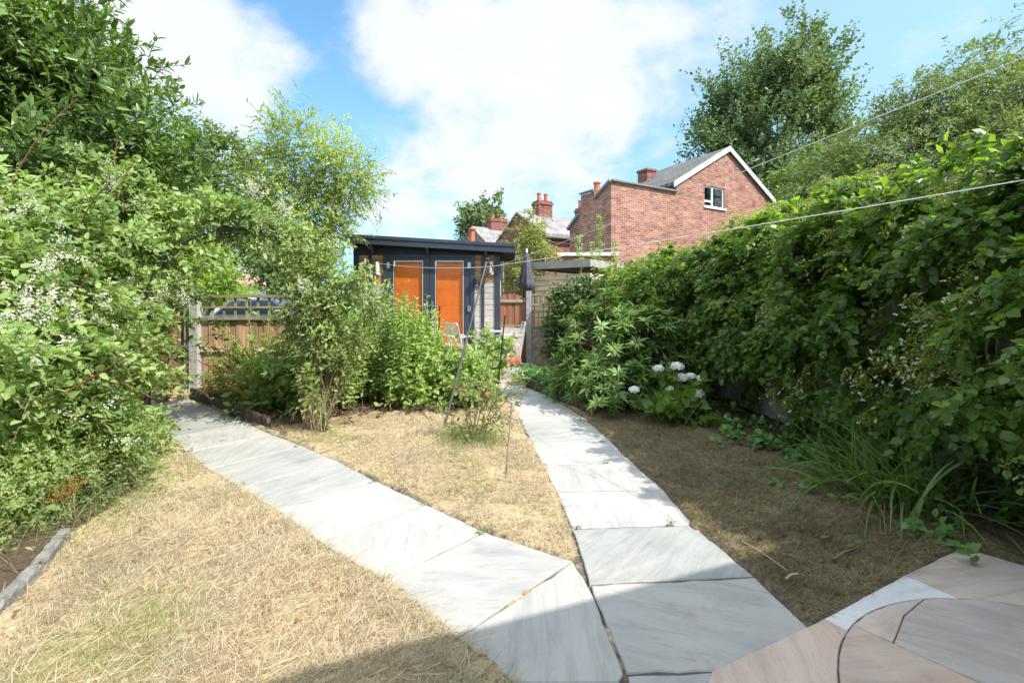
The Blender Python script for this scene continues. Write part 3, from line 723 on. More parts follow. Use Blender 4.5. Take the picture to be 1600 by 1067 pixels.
# --- the summerhouse
SY = 9.9; fz = .30
X0, X1 = -3.37, -.275
sh = empty('summerhouse', ((X0 + X1) / 2, SY, fz), 'timber summerhouse with dark grey double doors and orange blinds', 'summerhouse')
def boards(x0, x1, z0, z1, hb, mat, y0=SY, yo=.04):
    b = MB(); z_ = z0
    while z_ < z1 - .02:
        zt = min(z_ + hb, z1); c_ = .008
        b.add([(x0, y0, z_), (x1, y0, z_), (x0, y0 - yo + c_, z_ + .002), (x1, y0 - yo + c_, z_ + .002), (x0, y0 - yo, z_ + c_), (x1, y0 - yo, z_ + c_), (x0, y0 - yo, zt - c_), (x1, y0 - yo, zt - c_), (x0, y0 - yo + c_, zt - .002), (x1, y0 - yo + c_, zt - .002), (x0, y0, zt), (x1, y0, zt)],
              [(0, 1, 3, 2), (2, 3, 5, 4), (4, 5, 7, 6), (6, 7, 9, 8), (8, 9, 11, 10), (0, 2, 4, 6, 8, 10), (1, 11, 9, 7, 5, 3)])
        z_ = zt
    return b
DX0, DX1, DXM, DZ = -2.71, -.84, -1.76, 2.56      # door set
b = boards(X0 + .1, DX0 - .04, fz, 2.02, .125, 'board_grey'); b2 = boards(DX1 + .04, X1 - .06, fz, 2.02, .125, 'board_grey')
b2.build('wall', 'board_grey', sh); b.build('wall', 'board_grey', sh)
b = boards(X0 + .1, DX0 - .04, 2.02, 2.62, .125, ''); b2 = boards(DX1 + .04, X1 - .06, 2.02, 2.62, .125, '')
for q in (b, b2): o_ = q.build('wall', 'board_fresh', sh); o_['label'] = 'unweathered orange boards under the eave'
b = MB(); b.box(X0 + .02, X1 - .02, SY + .005, SY + .04, fz, 2.62); b.box(X0 + .02, X0 + .06, SY + .04, SY + 2.6, fz, 2.75); b.box(X1 - .06, X1 - .02, SY + .04, SY + 2.6, fz, 2.65); b.box(X0 + .02, X1 - .02, SY + 2.6, SY + 2.64, fz, 2.6)
# the shell needs the door opening: rebuild its front as two cheeks
b = MB(); b.box(X0 + .02, DX0, SY + .005, SY + .04, fz, 2.62); b.box(DX1, X1 - .02, SY + .005, SY + .04, fz, 2.62)
b.box(X0 + .02, X0 + .06, SY + .042, SY + 2.6, fz, 2.72); b.box(X1 - .06, X1 - .02, SY + .042, SY + 2.6, fz, 2.62); b.box(X0 + .02, X1 - .02, SY + 2.602, SY + 2.64, fz, 2.6); b.box(X0 + .062, X1 - .062, SY + .042, SY + 2.598, fz, fz + .03)
b.build('wall', 'board_grey', sh)
b = MB()
b.box(X0 - .02, X0 + .10, SY - .06, SY + .02, fz, 2.62); b.build('post', 'anthracite', sh, bevel=.004); b = MB(); b.box(X1 - .10, X1 + .02, SY - .06, SY + .02, fz, 2.62)
b.build('post', 'anthracite', sh, bevel=.004)
for bx in (-3.07, -.66): b = MB(); b.box(bx, bx + .07, SY - .065, SY - .0, fz, 2.61); b.build('batten', 'anthracite', sh, bevel=.004)
b = MB(); b.box(X0 - .02, X1 + .02, SY - .07, SY + .03, 2.622, 2.86); b.build('beam', 'anthracite_beam', sh, bevel=.004)
# roof slopes down to the right; fascia in front
zl, zr_ = 3.005, 2.80; RX0, RX1, RY0, RY1 = -3.45, .04, SY - .32, SY + 2.8
rz_ = lambda x_: zl + (zr_ - zl) * (x_ - RX0) / (RX1 - RX0)
b = MB(); b.add([(RX0, RY0 + .03, zl - .06), (RX1, RY0 + .03, zr_ - .06), (RX1, RY1, zr_ - .06), (RX0, RY1, zl - .06), (RX0, RY0 + .03, zl - .004), (RX1, RY0 + .03, zr_ - .004), (RX1, RY1, zr_ - .004), (RX0, RY1, zl - .004)],
    [(0, 3, 2, 1), (4, 5, 6, 7), (0, 1, 5, 4), (1, 2, 6, 5), (2, 3, 7, 6), (3, 0, 4, 7)])
rf = b.build('roof', 'roof_felt', sh)
b = MB(); fh = .17
def slope_bar(b, x0, x1, y0, y1, dz0, dz1):
    b.add([(x0, y0, rz_(x0) + dz0), (x1, y0, rz_(x1) + dz0), (x1, y1, rz_(x1) + dz0), (x0, y1, rz_(x0) + dz0), (x0, y0, rz_(x0) + dz1), (x1, y0, rz_(x1) + dz1), (x1, y1, rz_(x1) + dz1), (x0, y1, rz_(x0) + dz1)],
          [(0, 3, 2, 1), (4, 5, 6, 7), (0, 1, 5, 4), (1, 2, 6, 5), (2, 3, 7, 6), (3, 0, 4, 7)])
slope_bar(b, RX0, RX1, RY0, RY0 + .028, -fh, .01); slope_bar(b, RX1 + .002, RX1 + .03, RY0, RY1, -fh, .012); slope_bar(b, RX0 - .03, RX0 - .002, RY0, RY1, -fh, .012)
slope_bar(b, RX0 - .03, RX1 + .03, RY0 - .02, RY0 - .002, -.05, .018)
b.build('fascia', 'anthracite', rf, bevel=.003)
for rx in (-2.95, -1.78, -.55):
    b = MB(); b.bar((rx, SY - .07, rz_(rx) - .30), (rx, RY0 + .04, rz_(rx) - .12), .06, .10); b.build('rafter', 'anthracite_beam', rf)
b = MB(); b.tube([(-1.0, SY + 1.6, 2.75), (-1.0, SY + 1.6, 3.42)], .07, 10); b.lathe([(0, 3.42), (.1, 3.42), (.1, 3.46), (0, 3.5)], (-1.0, SY + 1.6, 0), 10); b.build('flue', 'terracotta', rf)
# doors
b = MB(); e = .10
b.box(DX0 - .04, DX0 + .05, SY - .08, SY + .02, fz, DZ + .06); b.box(DX1 - .05, DX1 + .04, SY - .08, SY + .02, fz, DZ + .06); b.box(DX0 + .05, DX1 - .05, SY - .08, SY + .02, DZ, DZ + .06); b.box(DX0 + .05, DX1 - .05, SY - .06, SY + .02, fz, fz + .03)
b.build('door_frame', 'anthracite', sh, bevel=.004)
for side, (x0, x1, g0, g1) in enumerate(((DX0 + .052, DXM - .003, -2.53, -1.90), (DXM + .003, DX1 - .052, -1.64, -1.035))):
    b = MB(); y0, y1, z0 = SY - .065, SY - .012, fz + .035; gz0, gz1 = fz + .28, 2.49
    b.box(x0, g0, y0, y1, z0, DZ - .004); b.box(g1, x1, y0, y1, z0, DZ - .004); b.box(g0, g1, y0, y1, z0, gz0); b.box(g0, g1, y0, y1, gz1, DZ - .004)
    d_ = b.build('door', 'anthracite', sh, bevel=.004)
    b = MB(); b.box(g0, g1, y0 + .018, y0 + .024, gz0, gz1); b.build('pane', 'glass', d_)
    b = MB(); b.box(g0 - .0, g0 + .012, y0 - .004, y0 + .01, gz0, gz1); b.box(g1 - .012, g1, y0 - .004, y0 + .01, gz0, gz1); b.box(g0 + .012, g1 - .012, y0 - .004, y0 + .01, gz1 - .02, gz1); b.build('bead', 'aluminium', d_)
    b = MB(); z_ = gz0
    while z_ < gz1 - .02:
        M = Matrix.Translation((0, y0 + .055, z_ + .016)) @ Matrix.Rotation(R(78), 4, 'X'); b.box(g0 + .015, g1 - .015, -.020, .020, -.0012, .0012, M); z_ += .036
    b.build('blind', 'blind', d_)
    hx = x0 + .055 if side else x1 - .055
    b = MB(); b.box(hx - .02, hx + .02, y0 - .012, y0 - .001, 1.33, 1.63); b.bar((hx, y0 - .012, 1.52), (hx, y0 - .06, 1.52), .02, .02); b.bar((hx, y0 - .055, 1.52), (hx + (.15 if side else -.15), y0 - .055, 1.52), .018, .022); b.build('handle', 'steel', d_, bevel=.003)
    for hz_ in (2.39, 1.47, .6):
        hx2 = x1 - .02 if side else x0 + .02
        b = MB(); b.box(hx2 - .035, hx2 + .035, y0 - .03, y0 - .001, hz_ - .055, hz_ + .055); b.tube([(hx2, y0 - .03, hz_ - .07), (hx2, y0 - .03, hz_ + .07)], .014, 8); b.build('hinge', 'steel', d_)
for lx in (-2.86, -.44):
    b = MB(); b.box(lx - .035, lx + .035, SY - .085, SY - .04, 2.18, 2.46); b.tube([(lx, SY - .12, 2.2), (lx, SY - .12, 2.46)], .04, 10); b.build('wall_light', 'white_paint', sh)
b = MB(); b.box(-.70, -.62, SY - .09, SY - .045, 1.95, 2.02); b.lathe([(0, 1.98), (.07, 2.0), (.075, 2.1), (.05, 2.13), (0, 2.13)], (-.75, SY - .13, 0), 12); b.build('wall_lantern', 'anthracite_beam', sh)

# --- shed behind the trellis
r = empty('garden_shed', (1.78, 10.55, 0), 'pale timber shed with a flat grey roof behind the trellis', 'shed')
c0, cl, cr_ = Vector((1.78, 10.55, 0)), Vector((.57, 11.3, 0)), Vector((3.25, 12.2, 0)); cb = cl + cr_ - c0
b = MB()
nb = 18
for i in range(nb):
    z0, z1 = i * 2.28 / nb, (i + 1) * 2.28 / nb - .004
    for p0, p1 in ((cl, c0), (c0, cr_), (cr_, cb), (cb, cl)):
        d = (p1 - p0).normalized(); nrm_ = Vector((d.y, -d.x, 0))
        a0, a1 = p0, p1
        b.add([a0 + nrm_ * .022 + Vector((0, 0, z0)), a1 + nrm_ * .022 + Vector((0, 0, z0)), a1 + nrm_ * .006 + Vector((0, 0, z1)), a0 + nrm_ * .006 + Vector((0, 0, z1)), a0 + Vector((0, 0, z0)), a1 + Vector((0, 0, z0))], [(0, 1, 2, 3), (0, 4, 5, 1)])
b.build('wall', 'timber_pale', r)
ctr = (c0 + cb) / 2
ex = lambda p, k=1.09: ((p - ctr) * k + ctr)
b = MB(); b.prism([tuple(ex(p)[:2]) for p in (c0, cr_, cb, cl)], 2.47, 2.56); rf = b.build('roof', 'concrete', r)
b = MB()
for p0, p1 in ((cl, c0), (c0, cr_), (cr_, cb), (cb, cl)):
    a0, a1 = ex(p0, 1.10), ex(p1, 1.10); b.bar(a0 + Vector((0, 0, 2.50)), a1 + Vector((0, 0, 2.50)), .03, .17)
plain('fascia_grey', (.30, .285, .25), .7); b.build('fascia', 'fascia_grey', rf)

# ================================================================== fences
def board_fence(root, p0, p1, z0, z1, mat, bw=.105, name='board_panel', topf=None, rails=(), rmat=None):
    p0, p1 = Vector(p0), Vector(p1); d = p1 - p0; L = d.length; d.normalize(); ang = math.atan2(d.y, d.x)
    M = Matrix.Translation(p0) @ Matrix.Rotation(ang, 4, 'Z'); b = MB(); n_ = max(1, round(L / bw))
    for i in range(n_):
        a, c_ = L * i / n_, L * (i + 1) / n_
        zt = z1 if topf is None else topf((i + .5) / n_)
        b.box(a + .002, c_ + .006 * (i % 2), -.004 if i % 2 else .006, .012 if i % 2 else .022, z0, zt + random.uniform(-.004, .004), M)
    o = b.build(name, mat, root)
    for zr2 in rails:
        b = MB(); b.box(0, L, -.04, -.006, zr2 - .035, zr2 + .035, M); b.build('rail', rmat or mat, root)
    return M, L
# left fence with the gate
LY = G(307, 610).y; LZ = zb(LY)
lp = empty('concrete_post', (at(307, 610, LY).x, LY, LZ), 'pebbled concrete gatepost with a domed top beside the wooden gate', 'post')
xa, xb = at(299, 0, LY).x, at(313, 0, LY).x; zt = at(0, 458, LY).z
b = MB(); b.box(xa, xb, LY - .07, LY + .07, LZ - .1, zt - .03); b.add([(xa, LY - .07, zt - .03), (xb, LY - .07, zt - .03), (xb, LY + .07, zt - .03), (xa, LY + .07, zt - .03), ((xa + xb) / 2, LY, zt + .03)], [(0, 1, 4), (1, 2, 4), (2, 3, 4), (3, 0, 4)])
b.build('shaft', 'concrete', lp, bevel=.008)
gt = empty('garden_gate', ((xa - .5), LY, LZ), 'brown boarded garden gate on T hinges between vine and concrete post', 'gate')
ztop = at(0, 463, LY).z
board_fence(gt, (xa - 1.0, LY + .03, 0), (xa - .05, LY + .03, 0), LZ + .05, ztop - .06, 'gate_brown', .12)
b = MB(); b.box(xa - 1.0, xa - .03, LY - .02, LY + .05, ztop - .055, ztop); b.box(xa - .115, xa - .06, LY - .02, LY + .022, LZ + .02, ztop - .058); b.build('gate_frame', 'timber_grey', gt, bevel=.005)
for hz_ in (at(0, 471, LY).z, at(0, 541, LY).z):
    b = MB(); b.box(xa - .5, xa - .02, LY - .034, LY - .022, hz_ - .02, hz_ + .02); b.box(xa - .05, xa - .01, LY - .045, LY - .022, hz_ - .06, hz_ + .06); b.build('hinge', 'steel', gt)
lf = empty('garden_fence', (-4.2, LY, LZ), 'brown close board fence with a trellis strip on top behind the shrubs', 'fence')
xe = -2.9
board_fence(lf, (xb + .01, LY + .02, 0), (xe, LY + .02, 0), LZ + .02, at(0, 499, LY).z, 'fence_brown', .115, rails=(at(0, 546, LY).z,), rmat='timber_pale')
b = MB(); za, zc, zm = at(0, 497, LY).z, at(0, 463, LY).z, at(0, 480, LY).z
b.box(xb + .01, xe, LY - .03, LY + .04, za - .03, za + .015); b.box(xb + .01, xe, LY - .03, LY + .03, zc - .02, zc + .025); b.box(xb + .01, xe, LY - .014, LY + .006, zm - .015, zm + .015)
xx = xb + .18
while xx < xe: b.box(xx, xx + .035, LY + .008, LY + .022, za + .016, zc - .021); xx += .19
b.build('trellis', 'trellis_wood', lf)
nf = empty('garden_fence', (-7.2, LY + 2.2, 0), 'short pale fence panel beyond the gate', 'fence')
q0, q1 = at(240, 0, LY + 2.2), at(277, 0, LY + 2.2)
b = MB(); zt = at(0, 440, LY + 2.2).z
for i in range(9): b.box(q0.x, q1.x, LY + 2.2, LY + 2.215, .1 + i * (zt - .12) / 9, .1 + (i + 1) * (zt - .12) / 9 - .012)
b.build('slat_panel', 'timber_grey', nf); b = MB(); b.box(q1.x, q1.x + .09, LY + 2.17, LY + 2.26, 0, zt + .03); b.build('post', 'timber_pale', nf)
# far right corner: red brown panel, post, trellis panel
FY = 10.2
rp = empty('garden_fence', (0, FY, .12), 'red brown close board fence panel with an arched top beside the summerhouse', 'fence')
z0_, z1_ = .15, at(0, 466, FY).z
board_fence(rp, (at(776, 0, FY).x, FY + .03, 0), (at(822, 0, FY).x, FY + .03, 0), z0_, z1_, 'fence_red', .085, topf=lambda t: z1_ + .10 * math.sin(math.pi * min(1, max(0, t))), rails=(z1_ - .06, at(0, 510, FY).z), rmat='timber_grey')
b = MB(); px_ = at(826, 0, FY).x; b.box(px_ - .06, px_ + .06, FY - .06, FY + .06, 0, at(0, 455, FY).z); o_ = b.build('fence_post', 'gravel_board', None, bevel=.01); tag(o_, 'grey square fence post between the red panel and the trellis', 'post')
tr = empty('garden_fence', (.9, FY, .12), 'fence panel with boards below and a curved trellis above beside the grey post', 'fence')
tx0, tx1 = px_ + .065, 1.55; zmid = at(0, 510, FY).z
b = MB(); nbd = 9
for i in range(nbd): b.box(tx0, tx1, FY - .012 - .006 * (i % 2), FY + .01, .12 + i * (zmid - .16) / nbd, .12 + (i + 1) * (zmid - .16) / nbd + .012)
b.build('board_panel', 'timber_grey', tr)
b = MB(); b.box(tx0, tx1, FY - .03, FY + .03, zmid - .03, zmid + .02); ztr = lambda x_: at(0, 461, FY).z + .22 * ((x_ - tx0) / (tx1 - tx0)) ** 1.2
xx = tx0 + .02
while xx < tx1: b.box(xx, xx + .028, FY - .012, FY + .0, zmid + .021, ztr(xx)); xx += .115
for zz in (zmid + .17, zmid + .32, zmid + .47): b.box(tx0, tx1, FY - .028, FY - .013, zz, zz + .028)
for i in range(10):
    a, c_ = tx0 + (tx1 - tx0) * i / 10, tx0 + (tx1 - tx0) * (i + 1) / 10; b.bar((a, FY - .01, ztr(a)), (c_, FY - .01, ztr(c_)), .04, .035)
b.build('trellis', 'trellis_wood', tr)
# right fence: panels between posts, gravel boards below, mostly under the climber
FP = [(1.6, 10.15), (2.45, 8.5), (3.3, 6.75), (3.52, 5.15), (3.73, 3.6), (3.95, 2.0)]
desc = ['beside the trellis', 'behind the rhododendron', 'behind the white flowers', 'behind the cane', 'behind the strap leaves']
for i in range(5):
    (ax_, ay_), (bx_, by_) = FP[i], FP[i + 1]
    r = empty('garden_fence', ((ax_ + bx_) / 2, (ay_ + by_) / 2, 0), 'weathered fence panel over a concrete gravel board ' + desc[i], 'fence', 'fence panels under the climber')
    d = Vector((bx_ - ax_, by_ - ay_, 0)); L = d.length; M = Matrix.Translation((ax_, ay_, 0)) @ Matrix.Rotation(math.atan2(d.y, d.x), 4, 'Z')
    b = MB(); b.box(.05, L - .05, -.03, .02, -.05, .27 + zb(ay_), M); b.build('gravel_board', 'gravel_board', r)
    b = MB()
    for k in range(10): b.box(.05, L - .05, -.012 - .008 * (k % 2), .006, .272 + zb(ay_) + k * .15, .272 + zb(ay_) + k * .15 + .158, M)
    for xx in (.4, L - .45): b.box(xx, xx + .04, .008, .04, .28, 1.75, M)
    b.build('board_panel', 'timber_grey', r)
    b = MB(); b.box(-.05, .05, -.06, .06, -.05, 1.85, M); b.build('post', 'gravel_board', r)

# ================================================================== smaller things
def roll_edging(name, pts, label, hh=.15):
    b = MB(); P_l = [Vector((q[0], q[1], 0)) for q in pts]
    for a, c_ in zip(P_l[:-1], P_l[1:]):
        L = (c_ - a).length; k = int(L / .05)
        for i in range(k):
            q = a + (c_ - a) * ((i + .5) / k); z0 = float(zb(q.y)); h_ = hh + random.uniform(-.012, .012)
            b.lathe([(.0, z0 + h_), (.018, z0 + h_), (.026, z0 + h_ - .012), (.027, z0 - .04)], (q.x, q.y, 0), 7)
    tag(b.build(name, 'edging_bark', None), label, 'edging')
roll_edging('log_roll_edging', [G2(299, 621), G2(345, 640), G2(385, 656), G2(421, 669)], 'dark log roll edging along the left path below the low shrubs')
roll_edging('log_roll_edging', [G2(822, 604), G2(855, 617), G2(890, 633), G2(916, 646), G2(938, 648)], 'dark log roll edging along the right path below the rhododendron')
EP = [G(103, 842), G(55, 905), G(0, 962), G(-110, 1068)]
for i in range(3):
    a, c_ = EP[i], EP[i + 1]; b = MB()
    L = (c_ - a).length; d = (c_ - a).normalized(); nrm_ = Vector((-d.y, d.x, 0))
    k = 10; v = []; f = []
    for j in range(k + 1):
        q = a + (c_ - a) * (.02 + .96 * j / k)
        for (s_, zz) in ((-.032, -.02), (-.032, .07), (-.02, .082), (.02, .082), (.032, .07), (.032, -.02)):
            v.append(q + nrm_ * (s_ + random.uniform(-.006, .006)) + Vector((0, 0, zz + (random.uniform(-.008, .008) if zz > 0 else 0))))
    for j in range(k):
        for t in range(5): f.append((j * 6 + t, (j + 1) * 6 + t, (j + 1) * 6 + t + 1, j * 6 + t + 1))
    f += [tuple(range(6)), tuple(range(k * 6 + 5, k * 6 - 1, -1))]
    b.add(v, f); tag(b.build('edging_stone', 'edging_grey', None), ['worn grey edging stone nearest the vine', 'worn grey edging stone at the left margin of the lawn', 'worn grey edging stone nearest the camera'][i], 'edging', 'edging stones left of the lawn')

# garden arch over the left path
A0, A1 = G(228, 712), G(507, 672)
ar = empty('garden_arch', (A0 + A1) / 2, 'dark metal garden arch over the left path under the vine', 'arch')
dv = (A1 - A0); wdt = dv.length; dv.normalize(); dp_ = Vector((-dv.y, dv.x, 0))
def hoop(off):
    o_ = dp_ * off; pts = [A0 + o_, A0 + o_ + Vector((0, 0, 1.55))]
    for i in range(1, 16):
        t = math.pi * i / 16; pts.append(A0 + o_ + dv * (wdt / 2 - wdt / 2 * math.cos(t)) + Vector((0, 0, 1.55 + .82 * math.sin(t))))
    return pts + [A1 + o_ + Vector((0, 0, 1.55)), A1 + o_]
for off in (-.0, .42):
    b = MB(); b.tube(hoop(off), .011, 8); b.build('hoop', 'dark_metal', ar)
ha, hb_ = hoop(0), hoop(.42)
for i in range(2, 18, 2): b = MB(); b.tube([ha[i], hb_[i]], .007, 6); b.build('rung', 'dark_metal', ar)
for z_ in (.4, .8, 1.2):
    for base in (A0, A1): b = MB(); b.tube([base + Vector((0, 0, z_)), base + dp_ * .42 + Vector((0, 0, z_))], .007, 6); b.build('rung', 'dark_metal', ar)

# clothes prop, stakes, cane
pb, ptop = G(694, 668), at(761, 406, 6.35)
pr = empty('clothes_prop', pb, 'tall slanting grey metal clothes prop standing in the middle lawn', 'clothes prop')
b = MB(); d = ptop - pb; b.tube([pb - d * .02, pb + d * .5], .017, 10); b.tube([pb + d * .5, pb + d * .985], .013, 10)
plain('prop_metal', (.13, .125, .12), .5, .5); b.build('pole', 'prop_metal', pr)
b = MB(); e = ptop; b.lathe([(0, -.02), (.03, -.015), (.035, .0), (.03, .02), (0, .03)], e, 10)
b.tube([e + Vector((math.cos(t) * .055 + .02, 0, math.sin(t) * .075 - .13)) for t in np.linspace(0, 6.28, 14)], .008, 6)
b.tube([e + Vector((math.cos(t) * .045 - .03, .02, math.sin(t) * .06 - .17)) for t in np.linspace(0, 6.28, 14)], .007, 6)
b.build('hook', 'dark_metal', pr)
def stake(a, b_, r_, label, mat, name='garden_stake', knob=False):
    m_ = MB(); m_.tube([a, b_], r_, 7)
    if knob: m_.lathe([(0, -.015), (.018, 0), (0, .02)], b_, 8)
    tag(m_.build(name, mat, None), label, 'stake')
stake(G(790, 750), at(800, 628, G(790, 750).y), .008, 'thin wooden stake standing upright beside the right path', 'timber_grey')
p0 = G(776, 622); stake(p0, at(789, 494, p0.y), .011, 'short dark stake with a round knob behind the rose', 'dark_metal', knob=True)
stake(at(683, 580, 8.2), at(687, 478, 8.2), .012, 'dark thin stake standing against the orange door', 'dark_metal')
stake(at(681, 580, 8.3), at(682, 493, 8.3), .014, 'pale thin stake beside the dark stake by the door', 'cane')
p0, p1 = at(1277, 594, 4.9), at(1422, 621, 4.25); b = MB(); b.tube([p0, (p0 + p1) / 2 + Vector((0, 0, .008)), p1], .0085, 7); tag(b.build('bamboo_cane', 'cane', None), 'pale bamboo cane lying slanted in the climber on the right', 'cane')
p0 = G(509, 676); stake(p0, at(495, 560, p0.y + .1), .009, 'black metal rod leaning at the foot of the arch', 'dark_metal')

# washing lines
def rope(name, pts, label):
    cu = MB(); cu.tube(pts, .0034, 6); tag(cu.build(name, 'rope', None), label, 'washing line')
wa, wp = at(590, 411, SY - .09), ptop - Vector((0, 0, .1)) ; we = Vector((3.91, 1.34, 2.29))
def sagpts(a, b_, sag, k=24): return [a + (b_ - a) * (i / k) - Vector((0, 0, sag * 4 * (i / k) * (1 - i / k))) for i in range(k + 1)]
rope('washing_line', sagpts(wa, wp, .05) + sagpts(wp, we, .03)[1:], 'pale washing line held up by the metal prop and crossing low over the hedge')
rope('washing_line', sagpts(at(783, 414, SY - .08), Vector((3.91, 1.34, 3.22)), .05), 'upper pale washing line rising steeply in front of the brick house')

# folded parasol behind the fence
pc = at(823, 0, 11.0).x
pa = empty('parasol', (pc, 11.0, 0), 'folded dark grey parasol standing behind the red brown fence', 'parasol')
b = MB(); b.tube([(pc, 11, 0), (pc, 11, 2.86)], .022, 8); b.build('pole', 'aluminium', pa)
b = MB(); v = []; f = []; prof = [(.02, 2.80), (.05, 2.72), (.10, 2.4), (.15, 2.1), (.17, 1.98), (.10, 1.93), (.10, 1.6), (.09, 1.5)]; ns = 24
for (r_, z_) in prof:
    for j in range(ns):
        t = 2 * math.pi * j / ns; rr = r_ * (1 + .28 * math.cos(8 * t)); v.append((pc + rr * math.cos(t), 11 + rr * math.sin(t), z_ + .03 * math.cos(8 * t) * (r_ > .15)))
for i in range(len(prof) - 1):
    for j in range(ns): f.append((i * ns + j, i * ns + (j + 1) % ns, (i + 1) * ns + (j + 1) % ns, (i + 1) * ns + j))
b.add(v, f); b.build('canopy', 'parasol_cloth', pa, smooth=True)
b = MB(); b.lathe([(0, 2.80), (.03, 2.81), (.02, 2.88), (0, 2.9)], (pc, 11, 0), 10); b.build('finial', 'white_paint', pa)

# leaning board, clay pot
bl, br = at(783, 512, 9.95), at(821, 513, 9.95); gl_, gr_ = at(776, 564, 9.6), at(813, 562, 9.6)
b = MB(); t_ = Vector((0, -.02, 0)); b.add([bl, br, gr_, gl_, bl + t_, br + t_, gr_ + t_, gl_ + t_], [(0, 1, 2, 3), (7, 6, 5, 4), (0, 4, 5, 1), (1, 5, 6, 2), (2, 6, 7, 3), (3, 7, 4, 0)])
plain('board_worn', (.33, .28, .225), .8, var=.25, scale=4, stretch=(9, 9, .8), bump=.2, bscale=12)
tag(b.build('wooden_board', 'board_worn', None), 'grey plywood board leaning against the red brown fence', 'board')
pc_ = at(800, 568, 9.25); M = Matrix.Rotation(R(82), 4, 'Y') @ Matrix.Rotation(.1, 4, 'Z')
b = MB(); b.lathe([(0, -.15), (.072, -.15), (.092, .10), (.105, .10), (.105, .16), (.09, .16), (.078, -.1), (0, -.1)], (pc_.x, pc_.y, .30 + .105), 20, M)
tag(b.build('flower_pot', 'terracotta', None), 'terracotta flower pot lying on its side by the fence post', 'flower pot')

# bistro chairs and table
def make_chair(loc, rz, label):
    """seat faces local +x"""
    r = empty('garden_chair', loc, label, 'chair', 'slatted metal chairs on the terrace', rz)
    b = MB(); 
    for s_ in (-.21, .21): b.tube([(-.24, s_, .44), (-.27, s_, .6), (-.33, s_, .86)], .013, 8)
    b.tube([(-.33, -.21, .86), (-.335, -.17, .895), (-.335, .17, .895), (-.33, .21, .86)], .013, 8); b.build('back_frame', 'aluminium', r, local=True)
    bk = MB()
    for i in range(4):
        z_ = .58 + i * .075; x_ = -.262 - (z_ - .58) * .25; bk.box(x_ - .006, x_ + .006, -.20, .20, z_, z_ + .052)
    bk.build('backrest', 'aluminium', r, local=True)
    se = MB()
    for i in range(6): se.box(-.22 + i * .075, -.22 + i * .075 + .056, -.21, .21, .44, .452)
    se.build('seat', 'aluminium', r, local=True)
    for s_ in (-.205, .205): b = MB(); b.tube([(-.25, s_, .43), (.23, s_, .43)], .011, 8); b.build('seat_rail', 'aluminium', r, local=True)
    for sx_, sy_ in ((-1, -1), (-1, 1), (1, -1), (1, 1)):
        b = MB(); b.tube([(.2 * sx_, .215 * sy_, .43), (.25 * sx_, .22 * sy_, 0)], .012, 8); b.build('leg', 'aluminium', r, local=True)
    for s_ in (-1, 1):
        b = MB(); b.tube([(-.27, .22 * s_, .63), (.12, .235 * s_, .64), (.2, .235 * s_, .6), (.22, .225 * s_, .43)], .012, 8); b.build('armrest', 'aluminium', r, local=True)
    return r
make_chair((at(727, 0, 9.05).x, 9.05, .30), R(42), 'white slatted metal chair facing the table with its back to the camera')
make_chair((at(789, 0, 9.3).x + .05, 9.4, .30), R(188), 'metal chair half hidden beside the leaning board')
make_chair((at(700, 0, 9.62).x, 9.5, .30), R(-20), 'metal chair standing closest to the orange door')
tc_ = (at(765, 0, 9.45).x, 9.45, .30); t = empty('bistro_table', tc_, 'small round metal table between the slatted chairs', 'table')
b = MB(); b.lathe([(0, .70), (.30, .70), (.31, .705), (.31, .72), (0, .722)], (0, 0, 0), 28); b.build('tabletop', 'aluminium', t, local=True)
for k in range(3):
    a = k * 2.094 + .3; b = MB(); b.tube([(.05 * math.cos(a), .05 * math.sin(a), .70), (.04 * math.cos(a), .04 * math.sin(a), .3), (.26 * math.cos(a), .26 * math.sin(a), 0)], .013, 8); b.build('leg', 'aluminium', t, local=True)

# parked car behind the fence
cx_ = at(405, 0, 16.5).x
ca = empty('parked_car', (cx_, 16.5, 0), 'dark blue car parked behind the left fence', 'car')
prof = [(-2.1, .35), (-2.15, .75), (-1.95, .98), (-1.2, 1.05), (-.5, 1.58), (.9, 1.62), (1.75, 1.1), (2.15, 1.0), (2.2, .4)]
b = MB(); b.sweep(prof, Matrix.Translation((0, -.85, .18)), 0, 1.7); b.build('body', 'car_paint', ca, local=True, bevel=.06)
b = MB(); b.sweep([(-1.0, 1.08), (-.45, 1.52), (.15, 1.54), (.15, 1.08)], Matrix.Translation((0, -.862, .18)), 0, .01); b.sweep([(.22, 1.08), (.22, 1.54), (.85, 1.54), (1.5, 1.1)], Matrix.Translation((0, -.862, .18)), 0, .01); b.build('window', 'dark_glass', ca, local=True)
for wx_ in (-1.35, 1.35):
    b = MB(); b.lathe([(0, -.1), (.3, -.1), (.32, -.06), (.32, .06), (.3, .1), (0, .1)], (wx_, -.8, .32), 18, Matrix.Rotation(R(90), 4, 'X')); wh = b.build('wheel', 'rubber', ca, local=True)
    b = MB(); b.lathe([(0, -.115), (.2, -.11), (.2, -.09)], (wx_, -.92, .32), 14, Matrix.Rotation(R(-90), 4, 'X')); b.build('rim', 'steel', wh, local=True)
# a scrap of litter
b = MB(); q = G(1283, 720) + Vector((0, 0, .05)); b.add([q + Vector(v_) for v_ in ((-.05, 0, 0), (0, -.03, .015), (.05, 0, .005), (.02, .04, .03), (-.03, .03, .02))], [(0, 1, 3, 4), (1, 2, 3)])
tag(b.build('litter', 'litter', None), 'crumpled blue and white plastic scrap by the strap leaves', 'litter')

